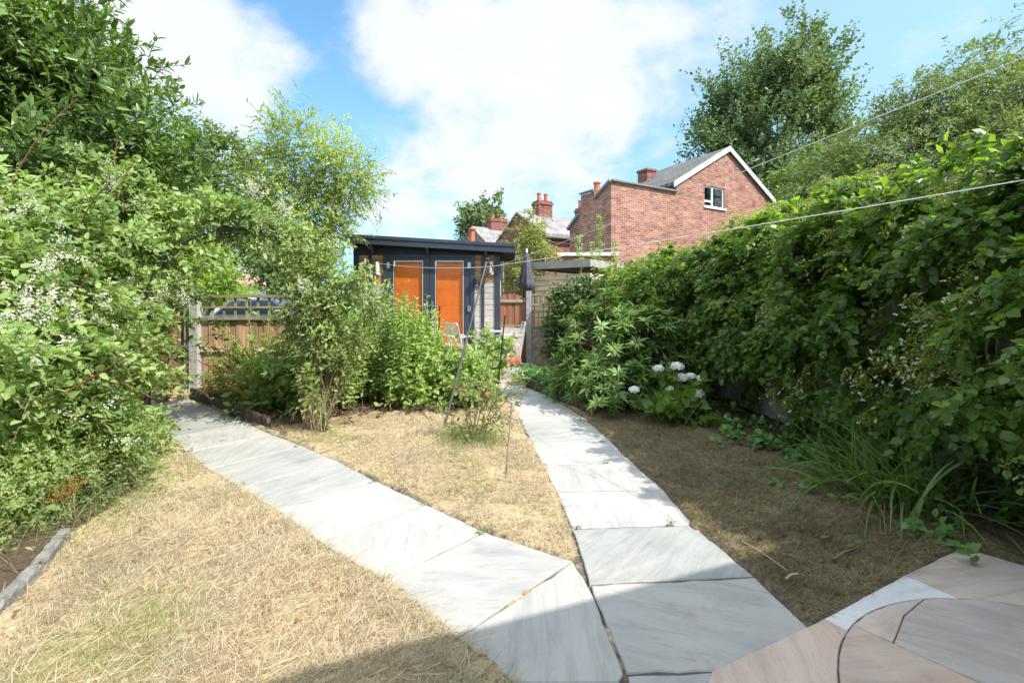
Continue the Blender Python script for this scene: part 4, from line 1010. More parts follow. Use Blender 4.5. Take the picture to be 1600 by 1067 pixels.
# ================================================================== plants
def plant(name, loc, label, cat, group=None): return empty(name, loc, label, cat, group)
def limb(mb, pts, r0, r1, ns=7):
    k = len(pts); mb.tube(pts, [r0 + (r1 - r0) * i / (k - 1) for i in range(k)], ns)
def tree(name, base, label, lobes, leaf, L, W, seed, n_per=9, tl=.5, per=16, cr=.22, up=.5, trunk=.15, fork=.35, templ='quad', droop=.2, ldroop=.3, spread=.6, stemr=None, shell=(.45, 1.0), extra=0, bark='bark', wob=.18):
    rng = np.random.default_rng(seed); r = plant(name, base, label, 'tree')
    base = np.array(base, float); mb = MB()
    top = np.mean([[l[0], l[1], l[2]] for l in lobes], 0); fk = base + (top - base) * fork
    limb(mb, curve(base, fk, 0, 6, trunk * .4, rng), trunk, trunk * .7, 9)
    for l in lobes:
        e = np.array(l[:3]) + np.array([0, 0, l[5] * .35]); p = curve(fk, e, 0, 7, .08 * np.linalg.norm(e - fk) / 3, rng); limb(mb, p, trunk * .6, trunk * .12)
        for _ in range(5 + extra):
            a = p[rng.integers(2, 6)]; q = np.array(l[:3]) + np.array(l[3:6]) * nrmz(rng.normal(0, 1, 3)) * .85; limb(mb, curve(a, q, .05, 5, .05, rng), trunk * .22, trunk * .05, 5)
    mb.build('trunk', bark, r)
    P, O = clumped(rng, lobes, per, cr, shell, wob); lf = LF(templ); st = [] if stemr else None
    twigs(rng, lf, P, O, n_per, tl, L, W, up, spread, droop, ldroop=ldroop, stems=st)
    lf.build('crown', leaf, r)
    if stemr: nptubes(np.concatenate(st), stemr, 'twigs', bark, r, 3)
    return r
def shrub(name, base, label, lobes, leaf, L, W, seed, n_per=8, tl=.22, per=12, cr=.22, up=.35, templ='leaf', droop=.25, ldroop=.25, spread=.6, stemr=.0025, stem='stem_green', cat='shrub', shell=(.4, 1.0), facing=.9, canes=10, caner=.008, wob=.18, minz=True):
    rng = np.random.default_rng(seed); r = plant(name, base, label, cat)
    P, O = clumped(rng, lobes, per, cr, shell, wob)
    if minz:
        k = P[:, 2] > zb(P[:, 1]) + .05; P, O = P[k], O[k]
    lf = LF(templ); st = []
    twigs(rng, lf, P, O, n_per, tl, L, W, up, spread, droop, facing, ldroop, stems=st)
    lf.build('foliage', leaf, r)
    S = np.concatenate(st)
    nptubes(S, stemr, 'twigs', stem, r, 3)
    if canes:
        mb = MB()
        for _ in range(canes):
            l = lobes[rng.integers(0, len(lobes))]; q = np.array(l[:3]) + np.array(l[3:6]) * rng.normal(0, .45, 3)
            b0 = np.array(base) + np.append(rng.normal(0, .12, 2), 0); limb(mb, curve(b0, q, 0, 6, .03, rng), caner, caner * .4, 5)
        mb.build('stems', stem, r)
    return r

# ---- left: laurel, vine
tree('laurel_tree', (-6.3, 5.8, 0), 'tall dark glossy laurel tree towering over the vine on the left', 
     [(-6.3, 5.75, 2.5, 2.0, 1.3, 2.2, 1900), (-7.05, 5.6, 4.7, 1.75, 1.3, 1.3, 1400), (-5.75, 5.5, 3.5, 1.3, 1.1, 1.1, 1200), (-8.2, 5.4, 5.2, 1.6, 1.3, 1.6, 800), (-6.1, 5.5, 4.25, 1.2, 1.0, .9, 700), (-5.4, 5.6, 2.6, 1.1, .9, 1.0, 500)],
     'laurel_leaf', .105, .043, 21, 10, .30, 14, .17, .75, .11, .3, 'leaf', .1, .1, .5, .004, (.6, 1.0))
vr = plant('climbing_vine', (-4.1, 4.2, 0), 'huge pale green flowering vine sprawling left of the path and over the arch', 'climber')
rng = np.random.default_rng(31)
VL = [(-3.95, 3.2, .95, .85, .8, 1.0, 1500), (-4.35, 4.1, 1.15, .72, .8, 1.15, 1500), (-4.75, 5.0, 1.15, .45, .5, 1.2, 850), (-4.75, 4.3, 2.1, .95, .85, .55, 1000), (-4.35, 5.0, 2.25, .75, .5, .5, 800),
      (-4.6, 3.3, 1.75, .8, .8, .6, 700), (-3.75, 5.25, 2.5, .5, .35, .25, 330), (-3.1, 5.3, 2.48, .45, .32, .17, 240), (-4.6, 5.3, 2.7, .6, .45, .35, 380), (-3.6, 3.75, .42, .42, .5, .45, 450), (-4.9, 2.6, 1.2, .8, .6, 1.1, 500), (-3.95, 4.7, .5, .32, .4, .5, 420)]
P, O = clumped(rng, VL, 20, .135, (.5, 1.06), .26); k = P[:, 2] > .08; P, O = P[k], O[k]
lf = LF('leaf'); st = []; twigs(rng, lf, P, O, 10, .25, .054, .033, .25, .65, .5, stems=st, ldroop=.3, lvar=.45)
# hanging and reaching shoots that break the outline
P2, O2 = clumped(rng, [(*l[:6], 30) for i_, l in enumerate(VL) if i_ in (0, 1, 5, 8, 10)], 3, .15, (.95, 1.1), .15); k = P2[:, 2] > .3
twigs(rng, lf, P2[k], O2[k], 16, .6, .048, .028, .5, .5, .5, stems=st)
lf.build('foliage', 'vine_leaf', vr); nptubes(np.concatenate(st), .0022, 'twigs', 'stem_brown', vr, 3)
def panicles(rng, P, O, n_fl, L, mat, parent, size=.0145, name='flowers'):
    c = len(P); d = nrmz(O * .5 + np.array([0, -.15, .75]) + rng.normal(0, .35, (c, 3))); lf = LF('quad')
    for j in range(n_fl):
        t = (j + .5) / n_fl; w_ = .32 * L * (1 - t) + .01
        pos = P + d * (L * t) + sph(rng, c) * (w_ * rng.random((c, 1))) + np.array([0, 0, -.25]) * L * t * t
        lf.put(pos, sph(rng, c), sph(rng, c), size * (1 + rng.normal(0, .25, c)), size * .9)
    return lf.build(name, mat, parent)
fl = [(-3.95, 3.2, 1.1, .95, .9, 1.05, 170), (-4.2, 4.2, 1.5, .85, .9, 1.0, 120), (-4.6, 3.4, 1.9, .9, .9, .65, 150), (-4.3, 5.0, 2.0, .75, .6, .8, 70), (-3.3, 5.2, 2.55, .75, .4, .28, 60), (-4.4, 5.0, .9, .4, .5, .8, 60)]
P, O = clumped(rng, fl, 7, .10, (.95, 1.08), .05); k = (O[:, 1] < .35) & (O[:, 2] > -.4); panicles(rng, P[k], O[k], 52, .20, 'vine_flower', vr)
cat_ = [(-3.2, 5.15, 2.5, .7, .35, .3, 60), (-2.6, 5.4, 2.4, .35, .3, .25, 30)]                                            # hanging pale catkins on the arch
P, O = clumped(rng, cat_, 3, .12, (.6, 1.0)); c = len(P); lf = LF('quad')
for j in range(14): lf.put(P + np.array([0, 0, -.008 * j]) + rng.normal(0, .004, (c, 3)), sph(rng, c), sph(rng, c), .014, .012)
lf.build('hanging_flowers', 'vine_flower', vr)
mb = MB()
for _ in range(26):
    l = VL[rng.integers(0, 6)]; u = nrmz(np.array([rng.normal(.5, .5), rng.normal(-.6, .4), rng.normal(.4, .5)])); q = np.array(l[:3]) + np.array(l[3:6]) * u * 1.02
    e = q + np.array([rng.normal(.1, .35), rng.normal(-.1, .2), rng.normal(.1, .35)]); mb = MB(); limb(mb, curve(q - u * .2, e, .08, 7, .02, rng), .006, .003, 5); mb.build('red_stem', 'stem_red', vr)
mb = MB()
for _ in range(16):
    l = VL[(0, 1, 2, 1, 2)[rng.integers(0, 5)]]; b0 = np.array([l[0] + rng.normal(0, .15), l[1] + .1 + rng.normal(0, .2), 0]); limb(mb, curve(b0, np.array(l[:3]) + rng.normal(0, .2, 3) + np.array([0, .1, .6]), 0, 8, .05, rng), .016, .006, 6)
for a_, b_ in (((-4.3, 5.1, 2.0), (-3.2, 5.15, 2.42)), ((-4.2, 5.2, 1.9), (-2.9, 5.3, 2.38))): limb(mb, curve(a_, b_, .08, 8, .025, rng), .018, .007, 6)
mb.build('stems', 'stem_brown', vr)

# weeds and dry flower heads at the foot of the vine
wr = plant('weeds', (-3.3, 3.2, 0), 'fine leaved straggling weeds at the foot of the vine by the edging stones', 'weeds')
P, O = clumped(rng, [(-3.35, 3.05, .18, .4, .45, .3, 420), (-3.1, 3.55, .15, .3, .4, .25, 260), (-3.5, 2.5, .2, .4, .5, .3, 380)], 8, .3, (.2, 1)); k = P[:, 2] > .02; P, O = P[k], O[k]
lf = LF('quad'); twigs(rng, lf, P, O, 14, .3, .034, .010, .8, .6, .3); lf.build('foliage', 'weed_leaf', wr)
n_ = 900; b0 = np.stack([rng.normal(-3.25, .35, n_), rng.normal(3.0, .5, n_), np.full(n_, .02)], 1); b0[:, 0] -= (b0[:, 1] < 2.8) * .15
ribbons(b0, nrmz(np.stack([rng.normal(.1, .5, n_), rng.normal(-.1, .5, n_), np.ones(n_)], 1)), rng.uniform(.15, .5, n_), .004, rng.uniform(.6, 2.2, n_), 'grass', 'weed_leaf', wr, 4, rng)
df = plant('dried_flower', (-3.05, 3.15, 0), 'rust coloured dried flower heads on bare stalks in front of the vine', 'flower')
for (px, py) in ((98, 765), (118, 752), (40, 775), (88, 778), (108, 770)):
    mb = MB(); lf = LF('quad'); q = at(px, py, 3.15); limb(mb, curve((q.x - .04 + rng.normal(0, .02), 3.2, 0), q, 0, 5, .008, rng), .0035, .0025, 5)
    c = 90; pp = np.array(q) + rng.normal(0, 1, (c, 3)) * np.array([.028, .028, .018]); lf.put(pp, sph(rng, c), sph(rng, c), .012, .010); mb.build('stalk', 'stem_dry', df); lf.build('flower_head', 'rust_flower', df)

# ---- middle bed
pr_ = plant('herb_clump', (-1.95, 6.9, 0), 'tall clump of upright leafy stems in front of the summerhouse door', 'plant')
n_ = 230; bx = rng.uniform(-2.75, -1.25, n_); by = rng.normal(6.95, .28, n_)
hgt = (1.26 + .18 * np.sin((bx + 2.7) * 2.2) + rng.normal(0, .14, n_)) * np.where(bx < -2.45, .9, 1) * np.where(bx > -1.4, .85, 1); hgt -= .25 * (by < 6.7)
lean = np.stack([rng.normal(.02, .10, n_) + (bx + 2) * .12, rng.normal(-.04, .12, n_)], 1)
ts = np.linspace(0, 1, 6); S = np.stack([np.stack([bx + lean[:, 0] * hgt * t * t, by + lean[:, 1] * hgt * t * t, zb(by) + hgt * t], 1) for t in ts], 1)
nptubes(S, np.linspace(.006, .003, 6)[None, :], 'stems', 'stem_green', pr_, 4)
lf = LF('leaf')
for j in range(30):
    t = .16 + .84 * (j / 29) ** .85; pos = np.stack([bx + lean[:, 0] * hgt * t * t, by + lean[:, 1] * hgt * t * t, zb(by) + hgt * t], 1)
    ang = (j % 2) * 1.57 + rng.normal(0, .35, n_) + bx * 9
    for s_ in (0, 3.1416):
        sd = np.stack([np.cos(ang + s_), np.sin(ang + s_), rng.normal(.05, .35, n_) + .5 * (t > .93)], 1); kk = rng.random(n_) < .93
        sz = (.118 - .060 * t) * (1 + rng.normal(0, .2, n_)) * (.8 if t < .3 else 1)
        lf.put(pos[kk], sd[kk] + rng.normal(0, .12, (kk.sum(), 3)), (np.array([0, -.35, .6]) + rng.normal(0, .5, (n_, 3)))[kk], sz[kk], sz[kk] * .42)
lf.build('foliage', 'phlox_leaf', pr_)
shrub('low_shrub', (-.95, 7.0, .1), 'bushy round leaved shrub between the tall herb clump and the metal prop', [(-1.05, 6.95, .48, .36, .38, .46, 330), (-.72, 7.05, .42, .33, .35, .36, 240), (-1.25, 6.6, .32, .35, .3, .3, 170), (-.6, 6.7, .3, .3, .3, .28, 120)], 'low_shrub_leaf', .060, .040, 41, 8, .2, 10, .25, .5, 'heart', stem='stem_brown')
shrub('seedling_shrub', (-.35, 7.7, .12), 'thin open shrub with large pale leaves in front of the white chair', [(-.42, 7.7, .95, .22, .2, .32, 26), (-.22, 7.6, .72, .25, .2, .3, 24), (-.5, 7.5, .55, .25, .2, .3, 30)], 'arch_leaf', .105, .06, 42, 6, .22, 3, .35, .6, 'heart', stem='stem_brown', canes=9)
shrub('low_shrub', (-4.3, 7.1, 0), 'low bushy shrub with rusty tips against the fence beside the gatepost', [(-4.2, 7.1, .38, .42, .35, .38, 400), (-3.8, 6.9, .35, .42, .35, .38, 330), (-4.1, 7.15, .62, .32, .25, .25, 160)], 'rusty_leaf', .042, .022, 43, 11, .2, 10, .22, .8, 'leaf', stem='stem_brown')
shrub('elder_shrub', (-3.25, 6.6, 0), 'loose green shrub with bigger leaves between the rusty shrub and the arch foot', [(-3.2, 6.6, .5, .40, .35, .42, 210), (-3.0, 6.75, .95, .3, .3, .35, 110), (-3.5, 6.5, .35, .3, .3, .3, 110), (-2.85, 6.4, .55, .35, .3, .45, 160)], 'arch_leaf', .085, .05, 44, 7, .26, 7, .26, .4, 'leaf', droop=.5, stem='stem_brown')
sap = plant('sapling', (-3.75, 6.75, 0), 'thin pale stemmed sapling with yellow green leaves against the fence trellis', 'sapling')
mb = MB(); lf = LF('leaf')
for tip in ((386, 470), (352, 520), (420, 500)):
    p = curve((-3.62, 6.75, .3), at(*tip, 6.75), .04, 8, .015, rng); limb(mb, p, .008, .003, 5)
    P = np.repeat(p[2:], 5, 0) + rng.normal(0, .03, (30, 3)); twigs(rng, lf, P, nrmz(rng.normal(0, 1, P.shape)), 2, .06, .065, .035, .4)
limb(mb, curve((-3.55, 6.7, 0), (-3.62, 6.75, .3), 0, 3), .010, .008, 6); mb.build('stems', 'stem_dry', sap); lf.build('foliage', 'lime_far_leaf', sap)
# climber on the right leg of the arch
cr_o = plant('climbing_rose', (-2.3, 5.6, 0), 'dense twiggy climber wrapped round the right leg of the arch', 'climber')
CL = [(-2.35, 5.65, 1.35, .30, .26, .5, 330), (-2.35, 5.65, 1.85, .32, .28, .32, 230), (-2.5, 5.55, 2.2, .33, .28, .25, 170), (-2.28, 5.6, .75, .2, .2, .45, 170), (-1.9, 5.75, 1.65, .3, .25, .3, 150), (-2.65, 5.7, 1.5, .22, .25, .5, 80), (-2.08, 5.7, 1.2, .25, .25, .4, 130)]
P, O = clumped(rng, CL, 9, .25, (.2, 1.05)); lf = LF('leaf'); st = []; twigs(rng, lf, P, O, 7, .22, .052, .03, .3, .8, .45, stems=st); lf.build('foliage', 'arch_leaf', cr_o)
nptubes(np.concatenate(st), .0026, 'twigs', 'stem_brown', cr_o, 3)
mb = MB()
for _ in range(22):
    b0 = np.array([-2.32 + rng.normal(0, .05), 5.55 + rng.normal(0, .05), .02]); l = CL[rng.integers(0, len(CL))]; limb(mb, curve(b0, np.array(l[:3]) + rng.normal(0, .2, 3), 0, 7, .05, rng), .012, .004, 6)
mb.build('stems', 'stem_brown', cr_o)
n_ = 200; b0 = np.stack([rng.normal(-2.34, .045, n_), rng.normal(5.52, .045, n_), np.full(n_, .0)], 1)
ribbons(b0, nrmz(np.stack([rng.normal(0, .16, n_), rng.normal(0, .16, n_), np.ones(n_)], 1)), rng.uniform(.2, .62, n_), .006, rng.uniform(.0, .5, n_), 'dry_stems', 'straw', cr_o, 3, rng)
P, O = clumped(rng, [(-2.2, 5.6, 1.9, .5, .3, .5, 40)], 3, .1, (.8, 1.1)); panicles(rng, P, O, 26, .10, 'vine_flower', cr_o)
# small willow-like tree behind the arch
tree('willow_tree', (-3.62, 7.5, 0), 'slender airy yellow green tree behind the arch', [(-3.74, 8.25, 4.19, 0.73, 0.58, 0.64, 680), (-2.92, 8.31, 3.84, 0.49, 0.49, 0.58, 480), (-3.92, 8.31, 3.25, 0.84, 0.58, 0.58, 540), (-3.45, 8.19, 2.96, 0.58, 0.53, 0.64, 420), (-4.39, 8.42, 3.72, 0.49, 0.47, 0.58, 280), (-3.63, 8.19, 2.49, 0.58, 0.53, 0.35, 170)],
     'willow_leaf', .06, .026, 51, 9, .26, 8, .26, .5, .035, .42, 'leaf', .35, .4, .7, .003, (.25, 1.05), 3)
# rose by the prop
rr = plant('rose_bush', (-.45, 5.15, 0), 'straggly half dry rose bush beside the metal prop in the middle lawn', 'shrub')
P, O = clumped(rng, [(-.42, 5.2, .33, .26, .24, .30, 60), (-.2, 5.25, .55, .22, .2, .25, 24), (-.15, 5.2, .25, .15, .2, .2, 18), (-.55, 5.2, .15, .2, .2, .12, 30)], 3, .3, (.2, 1.05)); k = P[:, 2] > .05; P, O = P[k], O[k]
lf = LF('leaf'); st = []; twigs(rng, lf, P, O, 5, .17, .045, .03, .4, .8, .2, stems=st); lf.build('foliage', 'rose_leaf', rr); nptubes(np.concatenate(st), .003, 'twigs', 'stem_brown', rr, 3)
mb = MB()
for tip in ((705, 600), (722, 612), (768, 575), (795, 600), (815, 610), (745, 640), (760, 560), (700, 650), (805, 640), (770, 530)):
    limb(mb, curve((-.45 + rng.normal(0, .06), 5.2 + rng.normal(0, .06), 0), at(*tip, 5.25), .06, 8, .012, rng), .007, .003, 5)
mb.build('stems', 'stem_brown', rr)
lf = LF('quad')
for (px, py) in ((808, 596), (800, 606), (817, 602), (822, 612), (790, 590), (812, 630), (796, 585)):
    c = 26; q = np.array(at(px, py, 5.25)); lf.put(q + rng.normal(0, .016, (c, 3)), sph(rng, c), sph(rng, c), .02, .012)
lf.build('seed_heads', 'dead_leaf', rr)
leafmat('coral_petal', [(.62, .28, .2), (.7, .36, .28)], .3, .6, .2, tcol=(1, .9, .9)); lf = LF('quad')
for (px, py) in ((720, 610), (762, 616)):
    c = 24; q = np.array(at(px, py, 5.1)); d = sph(rng, c); lf = LF('quad'); lf.put(q + d * .008, d, sph(rng, c), .026, .026); lf.build('flower', 'coral_petal', rr)
n_ = 700; b0 = np.stack([rng.normal(-.42, .17, n_), rng.normal(5.12, .13, n_), np.full(n_, .02)], 1)
ribbons(b0, nrmz(np.stack([rng.normal(0, .7, n_), rng.normal(0, .7, n_), np.ones(n_)], 1)), rng.uniform(.08, .42, n_), .004, rng.uniform(.5, 2.5, n_), 'dry_grass', 'weed_leaf', rr, 4, rng)

# ---- right border
def rosettes(rng, lf, P, O, n_l, L, W, up=.7):
    c = len(P); d = nrmz(O * .8 + np.array([0, -.05, up]) + rng.normal(0, .35, (c, 3))); s1 = nrmz(np.cross(d, sph(rng, c))); s2 = np.cross(d, s1)
    for j in range(n_l):
        a = j * 2 * math.pi / n_l * 1.02 + rng.normal(0, .2, c); side = s1 * np.cos(a)[:, None] + s2 * np.sin(a)[:, None]
        sz = (1 + rng.normal(0, .18, c)).clip(.5, 1.5)
        lf.put(P + side * .008, side + d * rng.normal(.45, .25, (c, 1)) + np.array([0, 0, -.15]), d + rng.normal(0, .15, (c, 3)), L * sz, W * sz)
    return d
rh = plant('rhododendron', (1.5, 6.85, .05), 'rounded rhododendron with whorls of long glossy leaves by the right path', 'shrub')
P, O = clumped(rng, [(1.42, 6.85, .85, .66, .5, .72, 330), (1.95, 6.75, .8, .55, .5, .7, 220), (1.15, 6.9, .5, .45, .4, .45, 120), (1.55, 6.4, .42, .65, .4, .4, 150)], 4, .16, (.72, 1.03), .1); k = P[:, 2] > .15; P, O = P[k], O[k]
lf = LF('lance'); d = rosettes(rng, lf, P, O, 9, .135, .040); d = rosettes(rng, lf, P - O * .06, O, 6, .12, .038, .4); lf.build('foliage', 'rhodo_leaf', rh)
nptubes(np.stack([P - O * .3, P - O * .12, P], 1), .006, 'twigs', 'stem_brown', rh, 4)
mb = MB()
for _ in range(14): limb(mb, curve((1.5 + rng.normal(0, .1), 6.8 + rng.normal(0, .1), 0), P[rng.integers(0, len(P))] - .15, .05, 6, .03, rng), .018, .007, 6)
mb.build('stems', 'bark', rh)
shrub('geranium_patch', (.65, 8.1, .12), 'low fresh green leafy ground cover behind the log edging beside the terracotta pot', [(.45, 8.3, .22, .36, .4, .14, 260), (.8, 7.75, .2, .36, .45, .16, 300), (1.05, 7.3, .18, .3, .35, .14, 160)], 'geranium_leaf', .055, .055, 61, 6, .14, 8, .25, 1.0, 'heart', canes=0, cat='plant')
# white flowers with strap leaves
wf = plant('white_flower', (2.05, 5.85, .03), 'clump of round white flower heads above strap leaves in the right border', 'flower')
heads = [(1029, 576, .062), (1058, 573, .075), (1064, 591, .085), (1079, 588, .06), (1096, 592, .062), (991, 609, .06), (1046, 608, .05), (1088, 615, .10)]
mb = MB()
for (px, py, hr_) in heads:
    q = np.array(at(px, py, 5.8 + rng.normal(0, .05))); c = 170; u = sph(rng, c); u[:, 2] = np.abs(u[:, 2]) * 1.0 - .25; u = nrmz(u); lf = LF('quad')
    pos = q + u * np.array([hr_, hr_, hr_ * .72]) * (1 + rng.normal(0, .08, (c, 1))); lf.put(pos - u * .004, nrmz(np.cross(u, sph(rng, c))), u + rng.normal(0, .3, (c, 3)), .028, .024); lf.put(pos, nrmz(np.cross(u, sph(rng, c))), u + rng.normal(0, .3, (c, 3)), .026, .022)
    lf.build('flower_head', 'white_petal', wf); limb(mb, curve((2.08 + rng.normal(0, .1), 5.85, 0), q - np.array([0, 0, .03]), .02, 7, .012, rng), .006, .005, 6)
mb.build('stems', 'stem_green', wf)
n_ = 70; b0 = np.stack([rng.normal(2.08, .13, n_), rng.normal(5.85, .1, n_), np.full(n_, .03)], 1)
ribbons(b0, nrmz(np.stack([rng.normal(0, .5, n_), rng.normal(-.1, .45, n_), np.ones(n_)], 1)), rng.uniform(.35, .75, n_), .026, rng.uniform(.6, 1.7, n_), 'leaves', 'strap_leaf', wf, 6, rng)
shrub('hydrangea_shrub', (2.0, 6.0, .03), 'few broad bright green leaves low behind the white flower heads', [(1.98, 5.95, .35, .3, .25, .22, 34), (2.3, 5.9, .2, .3, .25, .2, 30)], 'hedge_leaf', .12, .08, 62, 6, .18, 4, .3, .6, 'heart', canes=5, cat='plant')
# strap leaved clump in the shade
sp = plant('crocosmia_clump', (3.05, 3.55, 0), 'big arching clump of long strap leaves in the shade at the right', 'plant')
n_ = 260; b0 = np.stack([rng.normal(3.0, .22, n_), rng.normal(3.6, .22, n_), np.full(n_, .02)], 1)
ribbons(b0, nrmz(np.stack([rng.normal(-.15, .45, n_) + (b0[:, 0] - 3.08) * 1.2, rng.normal(-.12, .42, n_) + (b0[:, 1] - 3.7), np.ones(n_)], 1)), rng.uniform(.42, .82, n_), rng.uniform(.018, .03, n_), rng.uniform(.5, 2.0, n_), 'leaves', 'strap_leaf', sp, 7, rng)
n_ = 45; b0 = np.stack([rng.normal(3.0, .22, n_), rng.normal(3.5, .2, n_), np.full(n_, .02)], 1)
ribbons(b0, nrmz(np.stack([rng.normal(-.1, .7, n_), rng.normal(-.3, .6, n_), np.full(n_, .8)], 1)), rng.uniform(.3, .7, n_), .014, rng.uniform(2.0, 4.0, n_), 'dry_leaves', 'strap_dry', sp, 7, rng)

# ---- the climber that makes the right hedge
hd = plant('climbing_hydrangea', (3.4, 5.0, 0), 'tall hedge of climbing hydrangea smothering the whole right fence', 'climber')
HL = []
for i in range(15):
    t = i / 14; y_ = 8.9 + (2.25 - 8.9) * t
    if y_ > 6.75: fx = 3.3 + (2.45 - 3.3) * (y_ - 6.75) / 1.75
    else: fx = 3.3 + (3.95 - 3.3) * (6.75 - y_) / 4.75
    topz = 2.20 + .40 * sstep(9.0, 5.6, y_) + .06 * sstep(4.4, 2.6, y_) + rng.normal(0, .06); low = .85 if 5.2 < y_ < 6.7 else .25
    zc = (topz + low) / 2 - .15
    HL.append((fx - .18, y_, zc, .50, .42, (topz - low) / 2, 640)); HL.append((fx + .15, y_ + rng.normal(0, .1), topz - .42, .68 + rng.normal(0, .05), .45, .46, 520))
P, O = clumped(rng, HL, 22, .125, (.55, 1.06), .28); htop = lambda y_: 2.20 + .40 * sstep(9.0, 5.6, y_) + .06 * sstep(4.4, 2.6, y_)
k = (P[:, 2] > .1) & (P[:, 2] < htop(P[:, 1]) + .07); P, O = P[k], O[k]
lf = LF('heart'); st = []; twigs(rng, lf, P, O, 11, .24, .053, .042, .15, .6, .5, 1.2, .45, stems=st, lvar=.35)
P2, O2 = clumped(rng, [(*l[:6], 16) for l in HL], 3, .12, (.98, 1.12), .12); k = (P2[:, 2] > 1.0) & (P2[:, 2] < htop(P2[:, 1]) + .06); twigs(rng, lf, P2[k], O2[k], 9, .26, .055, .04, .7, .5, .3, stems=st)
lf.build('foliage', 'hedge_leaf', hd); nptubes(np.concatenate(st), .0026, 'twigs', 'stem_brown', hd, 3)
P, O = clumped(rng, [(*l[:6], 74) for l in HL], 6, .14, (1.0, 1.14), .05); k = (O[:, 0] < .35) & (P[:, 2] > .35) & (P[:, 2] < htop(P[:, 1]) + .1); P, O = P[k], O[k]; c = len(P)
axis_ = nrmz(O * .7 + np.array([-.1, -.2, .7]) + rng.normal(0, .25, (c, 3))); s1 = nrmz(np.cross(axis_, sph(rng, c))); s2 = np.cross(axis_, s1); lf = LF('quad'); lb = LF('quad'); rad = rng.uniform(.05, .105, c)
for j in range(70):
    a = rng.random(c) * 6.28; q = np.sqrt(rng.random(c)); pos = P + axis_ * (.10 + .03 * (1 - q * q))[:, None] + (s1 * np.cos(a)[:, None] + s2 * np.sin(a)[:, None]) * (rad * q)[:, None]
    lf.put(pos, axis_ + rng.normal(0, .8, (c, 3)), sph(rng, c), .017, .009)
for j in range(5):
    kk = rng.random(c) < .75; a = j * 1.26 + rng.normal(0, .4, c); pos = P + axis_ * .11 + (s1 * np.cos(a)[:, None] + s2 * np.sin(a)[:, None]) * (rad * 1.1)[:, None]
    for m_ in range(2): lb.put(pos[kk], (s1 * np.cos(a + m_ * 1.6)[:, None] + s2 * np.sin(a + m_ * 1.6)[:, None])[kk], (axis_ + rng.normal(0, .3, (c, 3)))[kk], .024, .021)
lf.build('seed_heads', 'seed_head', hd); lb.build('bracts', 'bract', hd)
mb = MB()
for _ in range(60):
    l = HL[rng.integers(0, len(HL))]; q = np.array(l[:3]) + np.array([-.5 * l[3], 0, rng.normal(0, .3)]); b0 = q + np.array([.15, rng.normal(0, .3), -rng.uniform(.3, .9)]); b0[2] = max(b0[2], 0); limb(mb, curve(b0, q, .1, 7, .03, rng), .009, .004, 5)
mb.build('stems', 'stem_dry', hd)
shrub('ivy', (1.5, 9.75, .15), 'dark small leaved ivy bush climbing the trellis panel', [(.98, 9.9, .95, .22, .15, .6, 200), (1.08, 9.9, 1.55, .24, .15, .4, 170), (1.6, 9.75, 1.65, .5, .3, .5, 520), (1.35, 9.8, 1.0, .38, .22, .65, 420), (2.1, 9.2, 1.5, .5, .4, .6, 420), (1.9, 9.3, .8, .45, .35, .6, 300)], 'ivy_leaf', .055, .045, 71, 7, .2, 10, .25, .3, 'heart', stem='stem_brown', cat='climber', droop=.4)

# weeds along the border edges, one ground cover
P = []
for (px, py, sx_, n_) in ((1110, 660, .14, 16), (1165, 690, .16, 20), (1215, 705, .16, 22), (1260, 722, .15, 18), (1130, 640, .16, 14), (1190, 672, .2, 16), (1330, 770, .2, 12), (1480, 850, .2, 10), (1050, 640, .15, 12), (960, 640, .15, 10)):
    q = G(px, py); P.append(np.stack([rng.normal(q.x, sx_, n_), rng.normal(q.y, sx_, n_), np.full(n_, .05)], 1))
P = np.concatenate(P); O = nrmz(np.stack([rng.normal(-.2, .5, len(P)), rng.normal(-.3, .5, len(P)), np.ones(len(P))], 1))
lf = LF('heart'); twigs(rng, lf, P, O, 8, .16, .055, .042, .4, .6, .3); tag(lf.build('weeds', 'geranium_leaf', None), 'scattered broad leaved weeds along the shady edge of the right border', 'weeds', kind='stuff')
P = []
for (px, py, sx_, n_) in ((470, 655, .3, 26), (560, 650, .3, 30), (640, 640, .25, 26), (420, 640, .2, 20), (430, 600, .2, 26)):
    q = G(px, py); P.append(np.stack([rng.normal(q.x, sx_, n_), rng.normal(q.y, sx_ * .7, n_), np.full(n_, .04)], 1))
P = np.concatenate(P); O = nrmz(np.stack([rng.normal(0, .6, len(P)), rng.normal(-.2, .6, len(P)), np.ones(len(P)) * .7], 1))
lf = LF('leaf'); twigs(rng, lf, P, O, 7, .14, .05, .03, .3, .7, .3); tag(lf.build('leaf_litter', 'dead_leaf', None), 'brown dead leaves and stalks at the front edge of the middle bed', 'leaf litter', kind='stuff')

# ---- trees beyond the garden
def bl(px, py, Y, rx, ry, rz, n_): q = at(px, py, Y); return (q.x, q.y, q.z, rx, ry, rz, n_)
tree('poplar_tree', (17.0, 30, 0), 'tall broad dark green poplar tree behind the brick house', [bl(1197, 156, 30, 2.6, 2.4, 2.6, 884), bl(1252, 121, 30, 1.7, 1.8, 2.5, 561), bl(1132, 211, 30, 1.5, 1.8, 2.0, 510), bl(1182, 246, 30, 3.0, 2.5, 2.6, 884), bl(1287, 176, 30, 1.5, 1.6, 2.3, 442), bl(1302, 246, 30, 1.7, 1.6, 1.6, 323), bl(1232, 296, 30, 3.0, 2.5, 2.6, 714), bl(1122, 296, 30, 1.0, 1.2, .9, 136), bl(1267, 91, 30, .6, .8, .9, 85)],
     'poplar_leaf', .21, .16, 81, 11, 1.25, 14, .15, 1.5, .35, .35, 'quad', .1, .2, .42, None, (.4, 1.08), 3, wob=.36)
